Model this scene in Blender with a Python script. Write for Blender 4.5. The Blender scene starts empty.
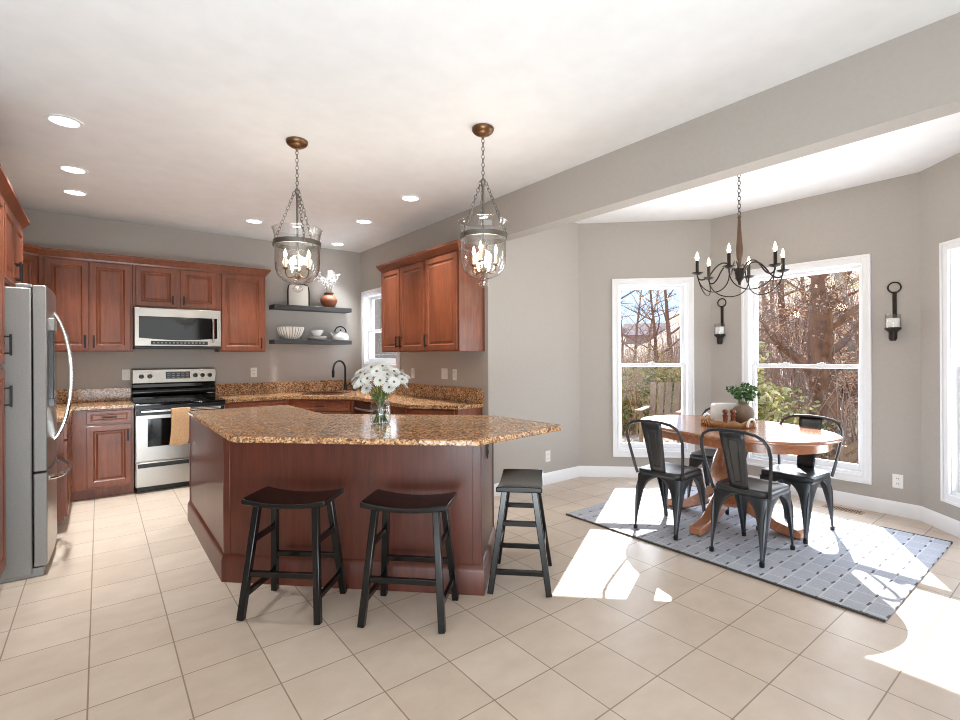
import bpy, bmesh, math, random
from mathutils import Vector, Matrix
PI = math.pi
SC = bpy.context.scene
COL = SC.collection
rnd = random.Random(7)

# ------------------------------------------------------------------ camera
CAM_YAW, CAM_H = 0.666, 1.40
cd = bpy.data.cameras.new('camera')
cd.sensor_width = 36.0
cd.lens = 36.0 * 493.0 / 960.0
cd.shift_x = -6.7 / 960.0
cd.shift_y = -4.4 / 960.0
cd.clip_start, cd.clip_end = 0.05, 300
cam = bpy.data.objects.new('camera', cd)
COL.objects.link(cam)
cam.matrix_world = (Matrix.Translation((0, 0, CAM_H)) @ Matrix.Rotation(-CAM_YAW, 4, 'Z')
                    @ Matrix.Rotation(PI / 2, 4, 'X') @ Matrix.Rotation(-0.005, 4, 'Z'))
SC.camera = cam

# ------------------------------------------------------------------ world
W = bpy.data.worlds.new('sky'); SC.world = W; W.use_nodes = True
nt = W.node_tree; nt.nodes.clear()
wo = nt.nodes.new('ShaderNodeOutputWorld'); wb = nt.nodes.new('ShaderNodeBackground')
tc = nt.nodes.new('ShaderNodeTexCoord'); sep = nt.nodes.new('ShaderNodeSeparateXYZ')
rp = nt.nodes.new('ShaderNodeValToRGB')
rp.color_ramp.elements[0].position = 0.0; rp.color_ramp.elements[0].color = (0.27, 0.34, 0.41, 1)
rp.color_ramp.elements[1].position = 0.55; rp.color_ramp.elements[1].color = (0.25, 0.42, 0.75, 1)
nt.links.new(tc.outputs['Generated'], sep.inputs[0]); nt.links.new(sep.outputs['Z'], rp.inputs[0])
nt.links.new(rp.outputs[0], wb.inputs[0]); wb.inputs[1].default_value = 3.0
nt.links.new(wb.outputs[0], wo.inputs[0])

# ------------------------------------------------------------------ sun
sd = bpy.data.lights.new('sun', 'SUN'); sd.energy = 12.0; sd.angle = 0.006; sd.color = (1.0, 0.95, 0.88)
sun = bpy.data.objects.new('sun', sd); COL.objects.link(sun)
sdir = Vector((0.872 * math.cos(0.604), 0.489 * math.cos(0.604), math.sin(0.604)))   # towards the sun
sun.rotation_euler = sdir.to_track_quat('Z', 'Y').to_euler()
sun.location = sdir * 30

# ------------------------------------------------------------------ added area lights that brighten the interior, standing in for daylight
def area(name, loc, target, sx, sy, power, col=(1, 1, 1)):
    l = bpy.data.lights.new(name, 'AREA'); l.shape = 'RECTANGLE'; l.size = sx; l.size_y = sy; l.energy = power; l.color = col
    o = bpy.data.objects.new(name, l); COL.objects.link(o); o.location = loc
    o.rotation_euler = (Vector(target) - Vector(loc)).to_track_quat('-Z', 'Y').to_euler()
    return o
area('fill_behind_camera', (-0.6, -4.7, 1.5), (-0.2, 5.0, 1.6), 6.0, 2.4, 85, (0.95, 0.98, 1.0))  # added fill behind the camera; the wall there has no windows
area('fill_family_left', (-4.2, -1.2, 1.5), (3.0, 2.5, 1.5), 4.5, 2.2, 28, (0.95, 0.98, 1.0))  # added fill from the family room's left, where no window is built
area('ceiling_uplight_fill', (-0.3, -0.1, 0.05), (0.3, 2.9, 2.9), 3.0, 1.8, 200, (0.83, 0.93, 1.0))  # added floor-level uplight by the camera to brighten the ceiling
area('daylight_fill_sink', (3.32, 6.18, 1.55), (0.0, 5.0, 2.6), 0.9, 0.85, 14, (0.86, 0.94, 1.0))  # added lamp outside the sink window, lifts the kitchen ceiling
# added area lights outside the bay's three windows, boosting the sky light
area('daylight_fill_bay_left', (5.20, 3.62, 1.2), (3.2, 1.62, 1.75), 0.75, 1.85, 30, (0.92, 0.97, 1.0))
area('daylight_fill_bay_center', (5.85, 1.90, 1.2), (3.0, 1.90, 1.85), 0.95, 1.85, 38, (0.92, 0.97, 1.0))
area('daylight_fill_bay_right', (5.22, 0.20, 1.2), (3.2, 2.22, 1.75), 0.75, 1.85, 30, (0.92, 0.97, 1.0))

# ------------------------------------------------------------------ exposure
SC.cycles.filter_width = 1.0
SC.view_settings.view_transform = 'Standard'
SC.view_settings.look = 'None'
SC.view_settings.gamma = 1.0
SC.view_settings.use_curve_mapping = False
SC.view_settings.exposure = 0.2

# ------------------------------------------------------------------ mesh helpers
class MB:
    def __init__(s): s.v = []; s.f = []; s.m = []; s.xf = None; s.mi = 0
    def add(s, vs, fs):
        b = len(s.v)
        for p in vs:
            p = Vector(p); s.v.append(tuple(s.xf @ p) if s.xf else tuple(p))
        for f in fs: s.f.append([b + i for i in f]); s.m.append(s.mi)
        return s
    def box(s, x0, x1, y0, y1, z0, z1):
        v = [(x, y, z) for z in (z0, z1) for y in (y0, y1) for x in (x0, x1)]
        return s.add(v, [(0, 2, 3, 1), (4, 5, 7, 6), (0, 1, 5, 4), (2, 6, 7, 3), (0, 4, 6, 2), (1, 3, 7, 5)])
    def prism(s, poly, z0, z1):
        n = len(poly); v = [(x, y, z0) for x, y in poly] + [(x, y, z1) for x, y in poly]
        f = [list(range(n))[::-1], list(range(n, 2 * n))] + [(i, (i + 1) % n, n + (i + 1) % n, n + i) for i in range(n)]
        return s.add(v, f)
    def rings(s, rs, closed_u=True, cap0=False, cap1=False, loop=False):
        n = len(rs[0]); v = [p for r in rs for p in r]; f = []
        R = len(rs)
        for j in range(R if loop else R - 1):
            for i in range(n if closed_u else n - 1):
                a = j * n + i; b = j * n + (i + 1) % n; j2 = (j + 1) % R
                f.append((a, b, j2 * n + (i + 1) % n, j2 * n + i))
        if cap0: f.append(list(range(n))[::-1])
        if cap1: f.append(list(range((R - 1) * n, R * n)))
        return s.add(v, f)
    def lathe(s, prof, n=24, c=(0, 0, 0), cap0=True, cap1=True):
        rs = [[(c[0] + r * math.cos(2 * PI * i / n), c[1] + r * math.sin(2 * PI * i / n), c[2] + z) for i in range(n)] for r, z in prof]
        return s.rings(rs, True, cap0, cap1)
    def tube(s, pts, r, n=8, closed=False, cap=True, sq=False):
        P = [Vector(p) for p in pts]; N = len(P)
        R = r if isinstance(r, (list, tuple)) else [r] * N
        T = []
        for i in range(N):
            a = P[(i - 1) % N] if (closed or i > 0) else P[i]; b = P[(i + 1) % N] if (closed or i < N - 1) else P[i]
            t = (b - a); T.append(t.normalized() if t.length > 1e-9 else Vector((0, 0, 1)))
        up = Vector((0, 0, 1)) if abs(T[0].z) < 0.9 else Vector((1, 0, 0))
        nrm = (up - T[0] * up.dot(T[0])).normalized(); rs = []
        for i in range(N):
            nrm = (nrm - T[i] * nrm.dot(T[i]))
            nrm = nrm.normalized() if nrm.length > 1e-6 else T[i].orthogonal().normalized()
            bn = T[i].cross(nrm)
            off = PI / 4 if sq else 0
            rs.append([P[i] + (nrm * math.cos(2 * PI * k / n + off) + bn * math.sin(2 * PI * k / n + off)) * R[i] for k in range(n)])
        return s.rings(rs, True, cap and not closed, cap and not closed, closed)
    def bar(s, a, b, w, h=None, w2=None, h2=None, xref=(1, 0, 0)):
        """rectangular bar from a to b; w along xref, h across"""
        h = h or w; w2 = w2 or w; h2 = h2 or h; a = Vector(a); b = Vector(b); t = (b - a).normalized()
        x = Vector(xref); x = (x - t * x.dot(t)).normalized(); y = t.cross(x); rs = []
        for p, ww, hh in ((a, w, h), (b, w2, h2)):
            rs.append([p + x * sx * ww / 2 + y * sy * hh / 2 for sx, sy in ((-1, -1), (1, -1), (1, 1), (-1, 1))])
        return s.rings(rs, True, True, True)
    def sweep(s, path, prof, z=0.0, closed=False, caps=True):
        """profile (out, dz) swept along a plan polyline; out is to the right of travel"""
        P = [Vector((p[0], p[1])) for p in path]; N = len(P); rs = []
        for i in range(N):
            ds = []
            if closed or i > 0: ds.append((P[i] - P[i - 1]).normalized())
            if closed or i < N - 1: ds.append((P[(i + 1) % N] - P[i]).normalized())
            ns = [Vector((d.y, -d.x)) for d in ds]
            m = sum(ns, Vector((0, 0))); m.normalize(); k = 1.0 / max(0.3, m.dot(ns[0]))
            rs.append([(P[i].x + m.x * k * o, P[i].y + m.y * k * o, z + dz) for o, dz in prof])
        return s.rings(rs, True, caps and not closed, caps and not closed, closed)
    def ball(s, c, r, n=8, sz=None):
        sz = sz or (1, 1, 1); m = max(4, n // 2)
        rs = [[(c[0] + sz[0] * r * math.sin(PI * j / m) * math.cos(2 * PI * i / n), c[1] + sz[1] * r * math.sin(PI * j / m) * math.sin(2 * PI * i / n),
                c[2] - sz[2] * r * math.cos(PI * j / m)) for i in range(n)] for j in range(1, m)]
        return s.rings(rs, True, True, True)
    def panel(s, x0, x1, z0, z1, steps):
        """concentric rectangles facing -y; steps = (inset, y)"""
        rs = [[(x0 + i, y, z0 + i), (x1 - i, y, z0 + i), (x1 - i, y, z1 - i), (x0 + i, y, z1 - i)] for i, y in steps]
        return s.rings(rs, True, True, True)
    def build(s, name, mat, parent=None, bevel=0, smooth=35, solid=0, seg=2, sub=0):
        me = bpy.data.meshes.new(name); me.from_pydata(s.v, [], s.f)
        mats = mat if isinstance(mat, (list, tuple)) else [mat]
        for m in mats: me.materials.append(m)
        if len(mats) > 1:
            for p, i in zip(me.polygons, s.m): p.material_index = i
        bm = bmesh.new(); bm.from_mesh(me); bmesh.ops.recalc_face_normals(bm, faces=bm.faces); bm.to_mesh(me); bm.free()
        if smooth:
            for p in me.polygons: p.use_smooth = True
            me.set_sharp_from_angle(angle=math.radians(smooth))
        o = bpy.data.objects.new(name, me); COL.objects.link(o)
        if parent: o.parent = parent
        if solid:
            m = o.modifiers.new('solid', 'SOLIDIFY'); m.thickness = solid; m.offset = 0
        if sub:
            m = o.modifiers.new('sub', 'SUBSURF'); m.levels = m.render_levels = sub
        if bevel:
            m = o.modifiers.new('bevel', 'BEVEL'); m.width = bevel; m.segments = seg; m.limit_method = 'ANGLE'; m.angle_limit = math.radians(40)
        return o

def tag(o, label=None, cat=None, group=None, kind=None):
    if label: o['label'] = label
    if cat: o['category'] = cat
    if group: o['group'] = group
    if kind: o['kind'] = kind
    return o
def thing(name, label, cat, loc=(0, 0, 0), rz=0.0, group=None):
    o = bpy.data.objects.new(name, None); COL.objects.link(o); o.empty_display_size = 0.05
    o.location = loc; o.rotation_euler = (0, 0, rz)
    return tag(o, label, cat, group)
def struct(o): o['kind'] = 'structure'; return o
def copy_tree(o, parent=None):
    c = o.copy(); COL.objects.link(c)
    if parent: c.parent = parent
    for ch in [x for x in o.children]: copy_tree(ch, c)
    return c
def dup(o, loc, rz, label=None, group=None):
    c = copy_tree(o); c.location = loc; c.rotation_euler = (0, 0, rz)
    if label: c['label'] = label
    if group: c['group'] = group
    return c
def arc(c, r, a0, a1, n, plane='xy'):
    out = []
    for i in range(n + 1):
        a = a0 + (a1 - a0) * i / n; u, w = r * math.cos(a), r * math.sin(a)
        out.append((c[0] + u, c[1] + w, c[2]) if plane == 'xy' else (c[0] + u, c[1], c[2] + w) if plane == 'xz' else (c[0], c[1] + u, c[2] + w))
    return out
def bez(p0, p1, p2, p3, n=10):
    p0, p1, p2, p3 = map(Vector, (p0, p1, p2, p3))
    return [p0 * (1 - t) ** 3 + p1 * 3 * t * (1 - t) ** 2 + p2 * 3 * t * t * (1 - t) + p3 * t ** 3 for t in [i / n for i in range(n + 1)]]
def rrect(x0, x1, y0, y1, r, n=5):
    out = []
    for cx, cy, a in ((x1 - r, y1 - r, 0), (x0 + r, y1 - r, PI / 2), (x0 + r, y0 + r, PI), (x1 - r, y0 + r, 1.5 * PI)):
        out += [(cx + r * math.cos(a + PI / 2 * i / n), cy + r * math.sin(a + PI / 2 * i / n)) for i in range(n + 1)]
    return out

# ------------------------------------------------------------------ materials
def srgb(r, g, b):
    f = lambda c: (c / 255 / 12.92) if c / 255 <= 0.04045 else ((c / 255 + 0.055) / 1.055) ** 2.4
    return (f(r), f(g), f(b), 1.0)
class Mt:
    def __init__(s, name):
        s.m = bpy.data.materials.new(name); s.m.use_nodes = True; s.t = s.m.node_tree; s.b = s.t.nodes['Principled BSDF']; s.o = s.t.nodes['Material Output']
        s.co = s.n('ShaderNodeTexCoord').outputs['Object']
    def n(s, k, **kw):
        x = s.t.nodes.new(k)
        for a, v in kw.items(): setattr(x, a, v)
        return x
    def l(s, a, b): s.t.links.new(a, b)
    def mapping(s, scale=(1, 1, 1), loc=(0, 0, 0), rot=(0, 0, 0), src=None):
        x = s.n('ShaderNodeMapping'); x.inputs['Scale'].default_value = scale; x.inputs['Location'].default_value = loc; x.inputs['Rotation'].default_value = rot
        s.l(src or s.co, x.inputs['Vector']); return x.outputs[0]
    def noise(s, scale, detail=3, rough=0.5, src=None, dist=0):
        x = s.n('ShaderNodeTexNoise'); x.inputs['Scale'].default_value = scale; x.inputs['Detail'].default_value = detail
        x.inputs['Roughness'].default_value = rough; x.inputs['Distortion'].default_value = dist
        s.l(src or s.co, x.inputs['Vector']); return x
    def ramp(s, src, stops, const=False):
        x = s.n('ShaderNodeValToRGB'); e = x.color_ramp.elements
        if const: x.color_ramp.interpolation = 'CONSTANT'
        while len(e) < len(stops): e.new(0.5)
        for i, (p, c) in enumerate(stops): e[i].position = p; e[i].color = c
        s.l(src, x.inputs[0]); return x.outputs[0]
    def mix(s, fac, a, b, mode='MIX'):
        x = s.n('ShaderNodeMix', data_type='RGBA', blend_type=mode)
        for k, v in ((0, fac), (6, a), (7, b)):
            if hasattr(v, 'is_output'): s.l(v, x.inputs[k])
            else: x.inputs[k].default_value = v
        return x.outputs[2]
    def bump(s, h, strength=0.2, dist=0.01):
        x = s.n('ShaderNodeBump'); x.inputs['Strength'].default_value = strength; x.inputs['Distance'].default_value = dist
        s.l(h, x.inputs['Height']); s.l(x.outputs[0], s.b.inputs['Normal'])
    def base(s, c):
        if hasattr(c, 'is_output'): s.l(c, s.b.inputs['Base Color'])
        else: s.b.inputs['Base Color'].default_value = c
    def set(s, rough=None, metal=None, coat=None, coat_r=0.1, spec=None):
        if rough is not None: s.b.inputs['Roughness'].default_value = rough
        if metal is not None: s.b.inputs['Metallic'].default_value = metal
        if coat is not None: s.b.inputs['Coat Weight'].default_value = coat; s.b.inputs['Coat Roughness'].default_value = coat_r
        if spec is not None: s.b.inputs['Specular IOR Level'].default_value = spec
        return s
def dim(c, k): return (c[0] * k, c[1] * k, c[2] * k, 1)
def plain(name, c, rough=0.5, metal=0, var=0.06, scale=12, bump=0, coat=None):
    m = Mt(name); nz = m.noise(scale, 4)
    m.base(m.ramp(nz.outputs['Fac'], [(0.3, dim(c, 1 - var)), (0.7, dim(c, 1 + var))])); m.set(rough, metal, coat)
    if bump: m.bump(nz.outputs['Fac'], bump, 0.005)
    return m.m
def wood(name, c1, c2, rough=0.35, coat=0.3, rot=(0, 0, 0), sc=(14, 14, 1.6), blotch=0.25):
    m = Mt(name); v = m.mapping(sc, rot=rot); nz = m.noise(2.2, 6, 0.6, v, 0.6)
    base = m.ramp(nz.outputs['Fac'], [(0.3, c1), (0.72, c2)])
    bl = m.noise(3.0, 2); bf = m.ramp(bl.outputs['Fac'], [(0.35, (1 - blotch,) * 3 + (1,)), (0.7, (1, 1, 1, 1))])
    m.base(m.mix(1.0, base, bf, 'MULTIPLY')); m.set(rough, 0, coat, 0.12)
    return m.m
def emis(name, c, strength):
    m = Mt(name); m.base(c); m.b.inputs['Emission Color'].default_value = c; m.b.inputs['Emission Strength'].default_value = strength
    nz = m.noise(5); m.base(m.ramp(nz.outputs['Fac'], [(0.2, c), (0.8, dim(c, 0.97))])); return m.m
def thin_glass(name, tint=(1, 1, 1, 1), ior=1.45, rough=0.0, boost=1.0, mincover=0.0):
    m = Mt(name); m.t.nodes.remove(m.b)
    tr = m.n('ShaderNodeBsdfTransparent'); tr.inputs[0].default_value = tint
    gl = m.n('ShaderNodeBsdfGlossy'); gl.inputs['Roughness'].default_value = rough
    fr = m.n('ShaderNodeLayerWeight'); fr.inputs[0].default_value = 0.5
    pw = m.n('ShaderNodeMath', operation='POWER'); m.l(fr.outputs['Facing'], pw.inputs[0]); pw.inputs[1].default_value = 3.5
    ma = m.n('ShaderNodeMath', operation='MULTIPLY_ADD'); m.l(pw.outputs[0], ma.inputs[0]); ma.inputs[1].default_value = boost; ma.inputs[2].default_value = mincover; ma.use_clamp = True
    mx = m.n('ShaderNodeMixShader'); m.l(ma.outputs[0], mx.inputs[0]); m.l(tr.outputs[0], mx.inputs[1]); m.l(gl.outputs[0], mx.inputs[2]); m.l(mx.outputs[0], m.o.inputs[0])
    return m.m

TILE = 1.40 / 4.31
def mat_floor():
    m = Mt('floor_tile'); v = m.mapping(loc=(1.131 * TILE, -7.8 * TILE + 20 * TILE, 0))
    b = m.n('ShaderNodeTexBrick'); b.offset = 0; b.squash = 1
    for k, val in (('Scale', 1.0), ('Mortar Size', 0.0032), ('Mortar Smooth', 0.15), ('Brick Width', TILE), ('Row Height', TILE), ('Bias', 0.0)): b.inputs[k].default_value = val
    b.inputs['Color1'].default_value = srgb(214, 198, 181); b.inputs['Color2'].default_value = srgb(207, 190, 172); b.inputs['Mortar'].default_value = srgb(150, 132, 115)
    m.l(v, b.inputs['Vector'])
    n1 = m.noise(5, 6, 0.6, m.mapping((1, 1.4, 1))); n2 = m.noise(60, 3)
    c = m.mix(0.5, b.outputs['Color'], m.ramp(n1.outputs['Fac'], [(0.3, (0.80, 0.76, 0.71, 1)), (0.65, (1, 1, 1, 1))]), 'MULTIPLY')
    m.base(c); m.set(0.36, 0, spec=0.4)
    inv = m.n('ShaderNodeMath', operation='MULTIPLY_ADD'); m.l(b.outputs['Fac'], inv.inputs[0]); inv.inputs[1].default_value = -1; m.l(n2.outputs['Fac'], inv.inputs[2])
    m.bump(inv.outputs[0], 0.15, 0.003)
    return m.m
def mat_granite():
    m = Mt('granite'); v = m.mapping((1, 1, 1)); nzd = m.noise(30, 2, 0.5)
    vo = m.n('ShaderNodeTexVoronoi'); vo.inputs['Scale'].default_value = 95; m.l(m.mix(0.02, v, nzd.outputs['Color']), vo.inputs['Vector'])
    sp = m.n('ShaderNodeSeparateColor'); m.l(vo.outputs['Color'], sp.inputs[0])
    c = m.ramp(sp.outputs[0], [(0.0, srgb(44, 30, 24)), (0.14, srgb(104, 64, 40)), (0.30, srgb(176, 122, 80)), (0.52, srgb(204, 156, 110)), (0.76, srgb(224, 190, 152)), (0.92, srgb(128, 100, 82))], True)
    n2 = m.noise(11, 4); c = m.mix(0.28, c, m.ramp(n2.outputs['Fac'], [(0.35, srgb(150, 104, 70)), (0.65, srgb(214, 178, 136))]))
    m.base(c); m.set(0.15, 0, spec=0.35); return m.m
def mat_rug():
    m = Mt('woven_rug'); b = m.n('ShaderNodeTexBrick'); b.offset = 0.5; b.squash = 1
    for k, val in (('Scale', 1.0), ('Mortar Size', 0.005), ('Mortar Smooth', 0.3), ('Brick Width', 0.155), ('Row Height', 0.105)): b.inputs[k].default_value = val
    b.inputs['Color1'].default_value = srgb(168, 172, 182); b.inputs['Color2'].default_value = srgb(180, 182, 190); b.inputs['Mortar'].default_value = srgb(208, 208, 212)
    m.l(m.co, b.inputs['Vector'])
    nw_ = m.noise(14, 2); wv = m.mix(0.018, m.co, nw_.outputs['Color'])
    b2 = m.n('ShaderNodeTexBrick'); b2.offset = 0.5; b2.squash = 1
    for k, val in (('Scale', 1.0), ('Mortar Size', 0.0465), ('Mortar Smooth', 0.0), ('Brick Width', 0.145), ('Row Height', 0.105)): b2.inputs[k].default_value = val
    m.l(m.mapping(loc=(0.03, 0.0525, 0), src=wv), b2.inputs['Vector'])
    dash = m.ramp(b2.outputs['Fac'], [(0.0, (1, 1, 1, 1)), (0.5, (0, 0, 0, 1))])
    n1 = m.noise(160, 2); c = m.mix(0.25, b.outputs['Color'], m.ramp(n1.outputs['Fac'], [(0.3, srgb(140, 144, 152)), (0.7, srgb(215, 216, 220))]))
    c = m.mix(dash, c, srgb(92, 96, 104)); m.base(c); m.set(0.95)
    m.bump(n1.outputs['Fac'], 0.4, 0.004); return m.m
def mat_rattan():
    m = Mt('rattan_weave'); w = m.n('ShaderNodeTexWave'); w.inputs['Scale'].default_value = 60; w.inputs['Distortion'].default_value = 2; m.l(m.mapping((1, 1, 1.4)), w.inputs['Vector'])
    m.base(m.ramp(w.outputs['Fac'], [(0.25, srgb(130, 82, 45)), (0.75, srgb(216, 168, 115))])); m.set(0.6); m.bump(w.outputs['Fac'], 0.6, 0.004); return m.m
def mat_leaflitter():
    m = Mt('leaf_litter'); vo = m.n('ShaderNodeTexVoronoi'); vo.inputs['Scale'].default_value = 5.5; m.l(m.co, vo.inputs['Vector'])
    sp = m.n('ShaderNodeSeparateColor'); m.l(vo.outputs['Color'], sp.inputs[0])
    c = m.ramp(sp.outputs[0], [(0, srgb(120, 84, 62)), (0.35, srgb(172, 128, 98)), (0.7, srgb(205, 168, 140)), (1, srgb(228, 200, 176))])
    nz = m.noise(0.12, 3); g = m.ramp(nz.outputs['Fac'], [(0.5, (0, 0, 0, 1)), (0.62, (1, 1, 1, 1))])
    c = m.mix(g, c, srgb(176, 172, 108)); m.base(c); m.set(0.95); return m.m
def mat_leaf(name, cols, trans=0.5):
    m = Mt(name); m.t.nodes.remove(m.b); oi = m.n('ShaderNodeNewGeometry')
    c = m.ramp(oi.outputs['Random Per Island'], [(i / (len(cols) - 1), x) for i, x in enumerate(cols)])
    d = m.n('ShaderNodeBsdfDiffuse'); t = m.n('ShaderNodeBsdfTranslucent'); x = m.n('ShaderNodeMixShader'); x.inputs[0].default_value = trans
    m.l(c, d.inputs[0]); m.l(c, t.inputs[0]); m.l(d.outputs[0], x.inputs[1]); m.l(t.outputs[0], x.inputs[2]); m.l(x.outputs[0], m.o.inputs[0]); return m.m

M = dict(
    floor=mat_floor(), granite=mat_granite(), rug=mat_rug(), rattan=mat_rattan(), litter=mat_leaflitter(),
    wall=plain('greige_wall_paint', srgb(178, 172, 165), 0.75, var=0.02, scale=40),
    ceil=plain('white_ceiling_paint', srgb(240, 241, 242), 0.9, var=0.025, scale=7, bump=0.05),
    white=plain('white_trim_paint', srgb(242, 243, 245), 0.4, var=0.015),
    plate=plain('white_plastic', srgb(238, 237, 232), 0.35, var=0.01),
    slot=plain('dark_slot', srgb(60, 58, 55), 0.6),
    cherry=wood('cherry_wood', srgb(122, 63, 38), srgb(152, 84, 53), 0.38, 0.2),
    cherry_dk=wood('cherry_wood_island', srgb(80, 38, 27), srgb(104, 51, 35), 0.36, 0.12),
    oak=wood('honey_table_wood', srgb(158, 98, 66), srgb(188, 130, 96), 0.22, 0.5, rot=(0, 0, 0), sc=(16, 1.6, 16), blotch=0.12),
    steel=plain('stainless_steel', srgb(176, 172, 166), 0.30, 1.0, var=0.04, scale=3),
    steel_side=plain('grey_fridge_side', srgb(140, 138, 135), 0.5, 0.3, var=0.05, scale=90, bump=0.08),
    chrome=plain('polished_steel', srgb(225, 225, 225), 0.15, 1.0, var=0.02),
    blackglass=plain('black_glass', srgb(9, 9, 10), 0.06, 0, var=0.1),
    black=plain('black_plastic', srgb(18, 18, 19), 0.35, 0, var=0.1),
    blackmetal=plain('matte_black_metal', srgb(34, 33, 33), 0.45, 0.4, var=0.1),
    stool=plain('black_painted_wood', srgb(7, 7, 8), 0.2, 0, var=0.15),
    gun=plain('gunmetal_steel', srgb(78, 81, 85), 0.36, 0.85, var=0.12, scale=9),
    bronze=plain('aged_bronze', srgb(122, 92, 66), 0.32, 0.9, var=0.15),
    chain=plain('dull_nickel_chain', srgb(120, 116, 110), 0.35, 0.9, var=0.1),
    iron=plain('dark_iron', srgb(48, 42, 38), 0.5, 0.6, var=0.15),
    spindle=wood('walnut_spindle', srgb(70, 50, 38), srgb(96, 72, 56), 0.4, 0.1),
    shelf=plain('charcoal_shelf', srgb(66, 66, 67), 0.55, var=0.12),
    ceramic=plain('white_ceramic', srgb(240, 239, 236), 0.2, var=0.015),
    cream=plain('cream_stripe', srgb(150, 135, 120), 0.4),
    terra=plain('terracotta', srgb(128, 70, 44), 0.6, var=0.25, scale=9),
    tanpot=plain('taupe_stoneware', srgb(122, 104, 86), 0.6, var=0.15, scale=20),
    mill=wood('mill_wood', srgb(120, 58, 36), srgb(150, 82, 54), 0.3, 0.3),
    towel=plain('tan_towel', srgb(206, 166, 126), 0.95, var=0.12, scale=60, bump=0.5),
    petal=plain('white_petals', srgb(224, 224, 221), 0.7, var=0.02),
    daisyc=plain('green_yellow_center', srgb(120, 116, 50), 0.8, var=0.2),
    stem=plain('green_stem', srgb(84, 116, 54), 0.6, var=0.2),
    greens=mat_leaf('plant_leaves', [srgb(48, 78, 46), srgb(78, 110, 70), srgb(120, 146, 108)], 0.2),
    candle=plain('white_wax', srgb(245, 243, 238), 0.5, var=0.01),
    ivory=plain('ivory_candle_sleeve', srgb(226, 214, 192), 0.5, var=0.03),
    bulb=emis('lit_bulb', (1.0, 0.82, 0.58, 1), 22),
    can=emis('lit_downlight_lens', (1.0, 0.97, 0.92, 1), 6),
    glass=thin_glass('window_glass', boost=0.5, mincover=0.015),
    bell=thin_glass('bell_jar_glass', tint=(0.99, 0.99, 0.99, 1), boost=0.85, mincover=0.07),
    jar=thin_glass('jar_glass', tint=(0.97, 0.985, 0.98, 1), boost=0.9, mincover=0.09),
    water=thin_glass('water', tint=(0.96, 0.985, 0.96, 1), boost=0.2),
    mirror=plain('pale_backing', srgb(214, 208, 198), 0.35, var=0.03),
    copper=plain('dark_copper_sink', srgb(92, 62, 48), 0.4, 0.5, var=0.2),
    peach=plain('peach_cup', srgb(214, 178, 150), 0.35),
    display=plain('dark_display', srgb(40, 42, 44), 0.15, var=0.2, scale=60),
    disp_txt=plain('grey_legend', srgb(120, 122, 122), 0.5),
    dishw=plain('dark_stainless', srgb(120, 96, 88), 0.3, 0.9),
    deck=wood('weathered_deck_wood', srgb(132, 108, 82), srgb(166, 138, 108), 0.8, 0),
    siding=plain('tan_siding', srgb(150, 120, 92), 0.8, var=0.15),
    bark=plain('tree_bark', srgb(136, 98, 72), 0.95, var=0.3, scale=6, bump=0.6),
    bark_g=plain('grey_bark', srgb(160, 132, 108), 0.95, var=0.3, scale=8, bump=0.6),
    brown_leaf=mat_leaf('dry_leaves', [srgb(140, 92, 62), srgb(182, 134, 98), srgb(214, 172, 132), srgb(232, 202, 168)]),
    green_leaf=mat_leaf('evergreen_leaves', [srgb(128, 124, 70), srgb(168, 160, 96), srgb(200, 190, 132), srgb(216, 206, 160)]),
    ochre_leaf=mat_leaf('ochre_leaves', [srgb(140, 112, 60), srgb(184, 152, 90), srgb(208, 184, 124), srgb(190, 150, 116)]),
    olive_leaf=mat_leaf('olive_leaves', [srgb(92, 92, 54), srgb(128, 126, 74), srgb(160, 150, 96), srgb(176, 158, 116)]),
    house=plain('far_house_wall', srgb(168, 130, 112), 0.9),
    roof=plain('far_house_roof', srgb(150, 120, 108), 0.9),
    vent=plain('tan_metal_register', srgb(176, 150, 122), 0.45, 0.3),
)
# ================================================================== SETTING
H, HB, A, B = 2.92, 2.53, 3.02, 6.84
XL = -1.02
C = [(3.02, 3.82), (4.362, 3.82), (5.41, 2.80), (5.41, 1.0), (4.41, 0.0), (3.02, 0.0)]     # bay corners
fl = [(-4.6, -5.2), (3.17, -5.2), (3.17, -0.15), (4.5, -0.15), (5.56, 0.95), (5.56, 2.86), (4.43, 3.97), (3.17, 3.97), (3.17, 6.99), (-1.17, 6.99), (-1.17, 2.35), (-4.6, 2.35)]
struct(MB().prism(fl, -0.12, 0.0).build('floor', M['floor']))
struct(MB().prism(fl, H, H + 0.08).build('ceiling', M['ceil']))

def wallseg(name, p, q, th, z0, z1, opens=(), ext=(0, 0), mat=None):
    """room side at local y=0, thickness to +y (left of travel)"""
    p = Vector((p[0], p[1], 0)); q = Vector((q[0], q[1], 0)); L = (q - p).length; rz = math.atan2((q - p).y, (q - p).x)
    b = MB(); b.xf = Matrix.Translation(p) @ Matrix.Rotation(rz, 4, 'Z')
    x = -ext[0]
    for s0, s1, a0, a1 in opens:
        b.box(x, s0, 0, th, z0, z1); b.box(s0, s1, 0, th, z0, a0); b.box(s0, s1, 0, th, a1, z1); x = s1
    b.box(x, L + ext[1], 0, th, z0, z1)
    return struct(b.build(name, mat or M['wall'], smooth=0)), p, rz, L

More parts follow.
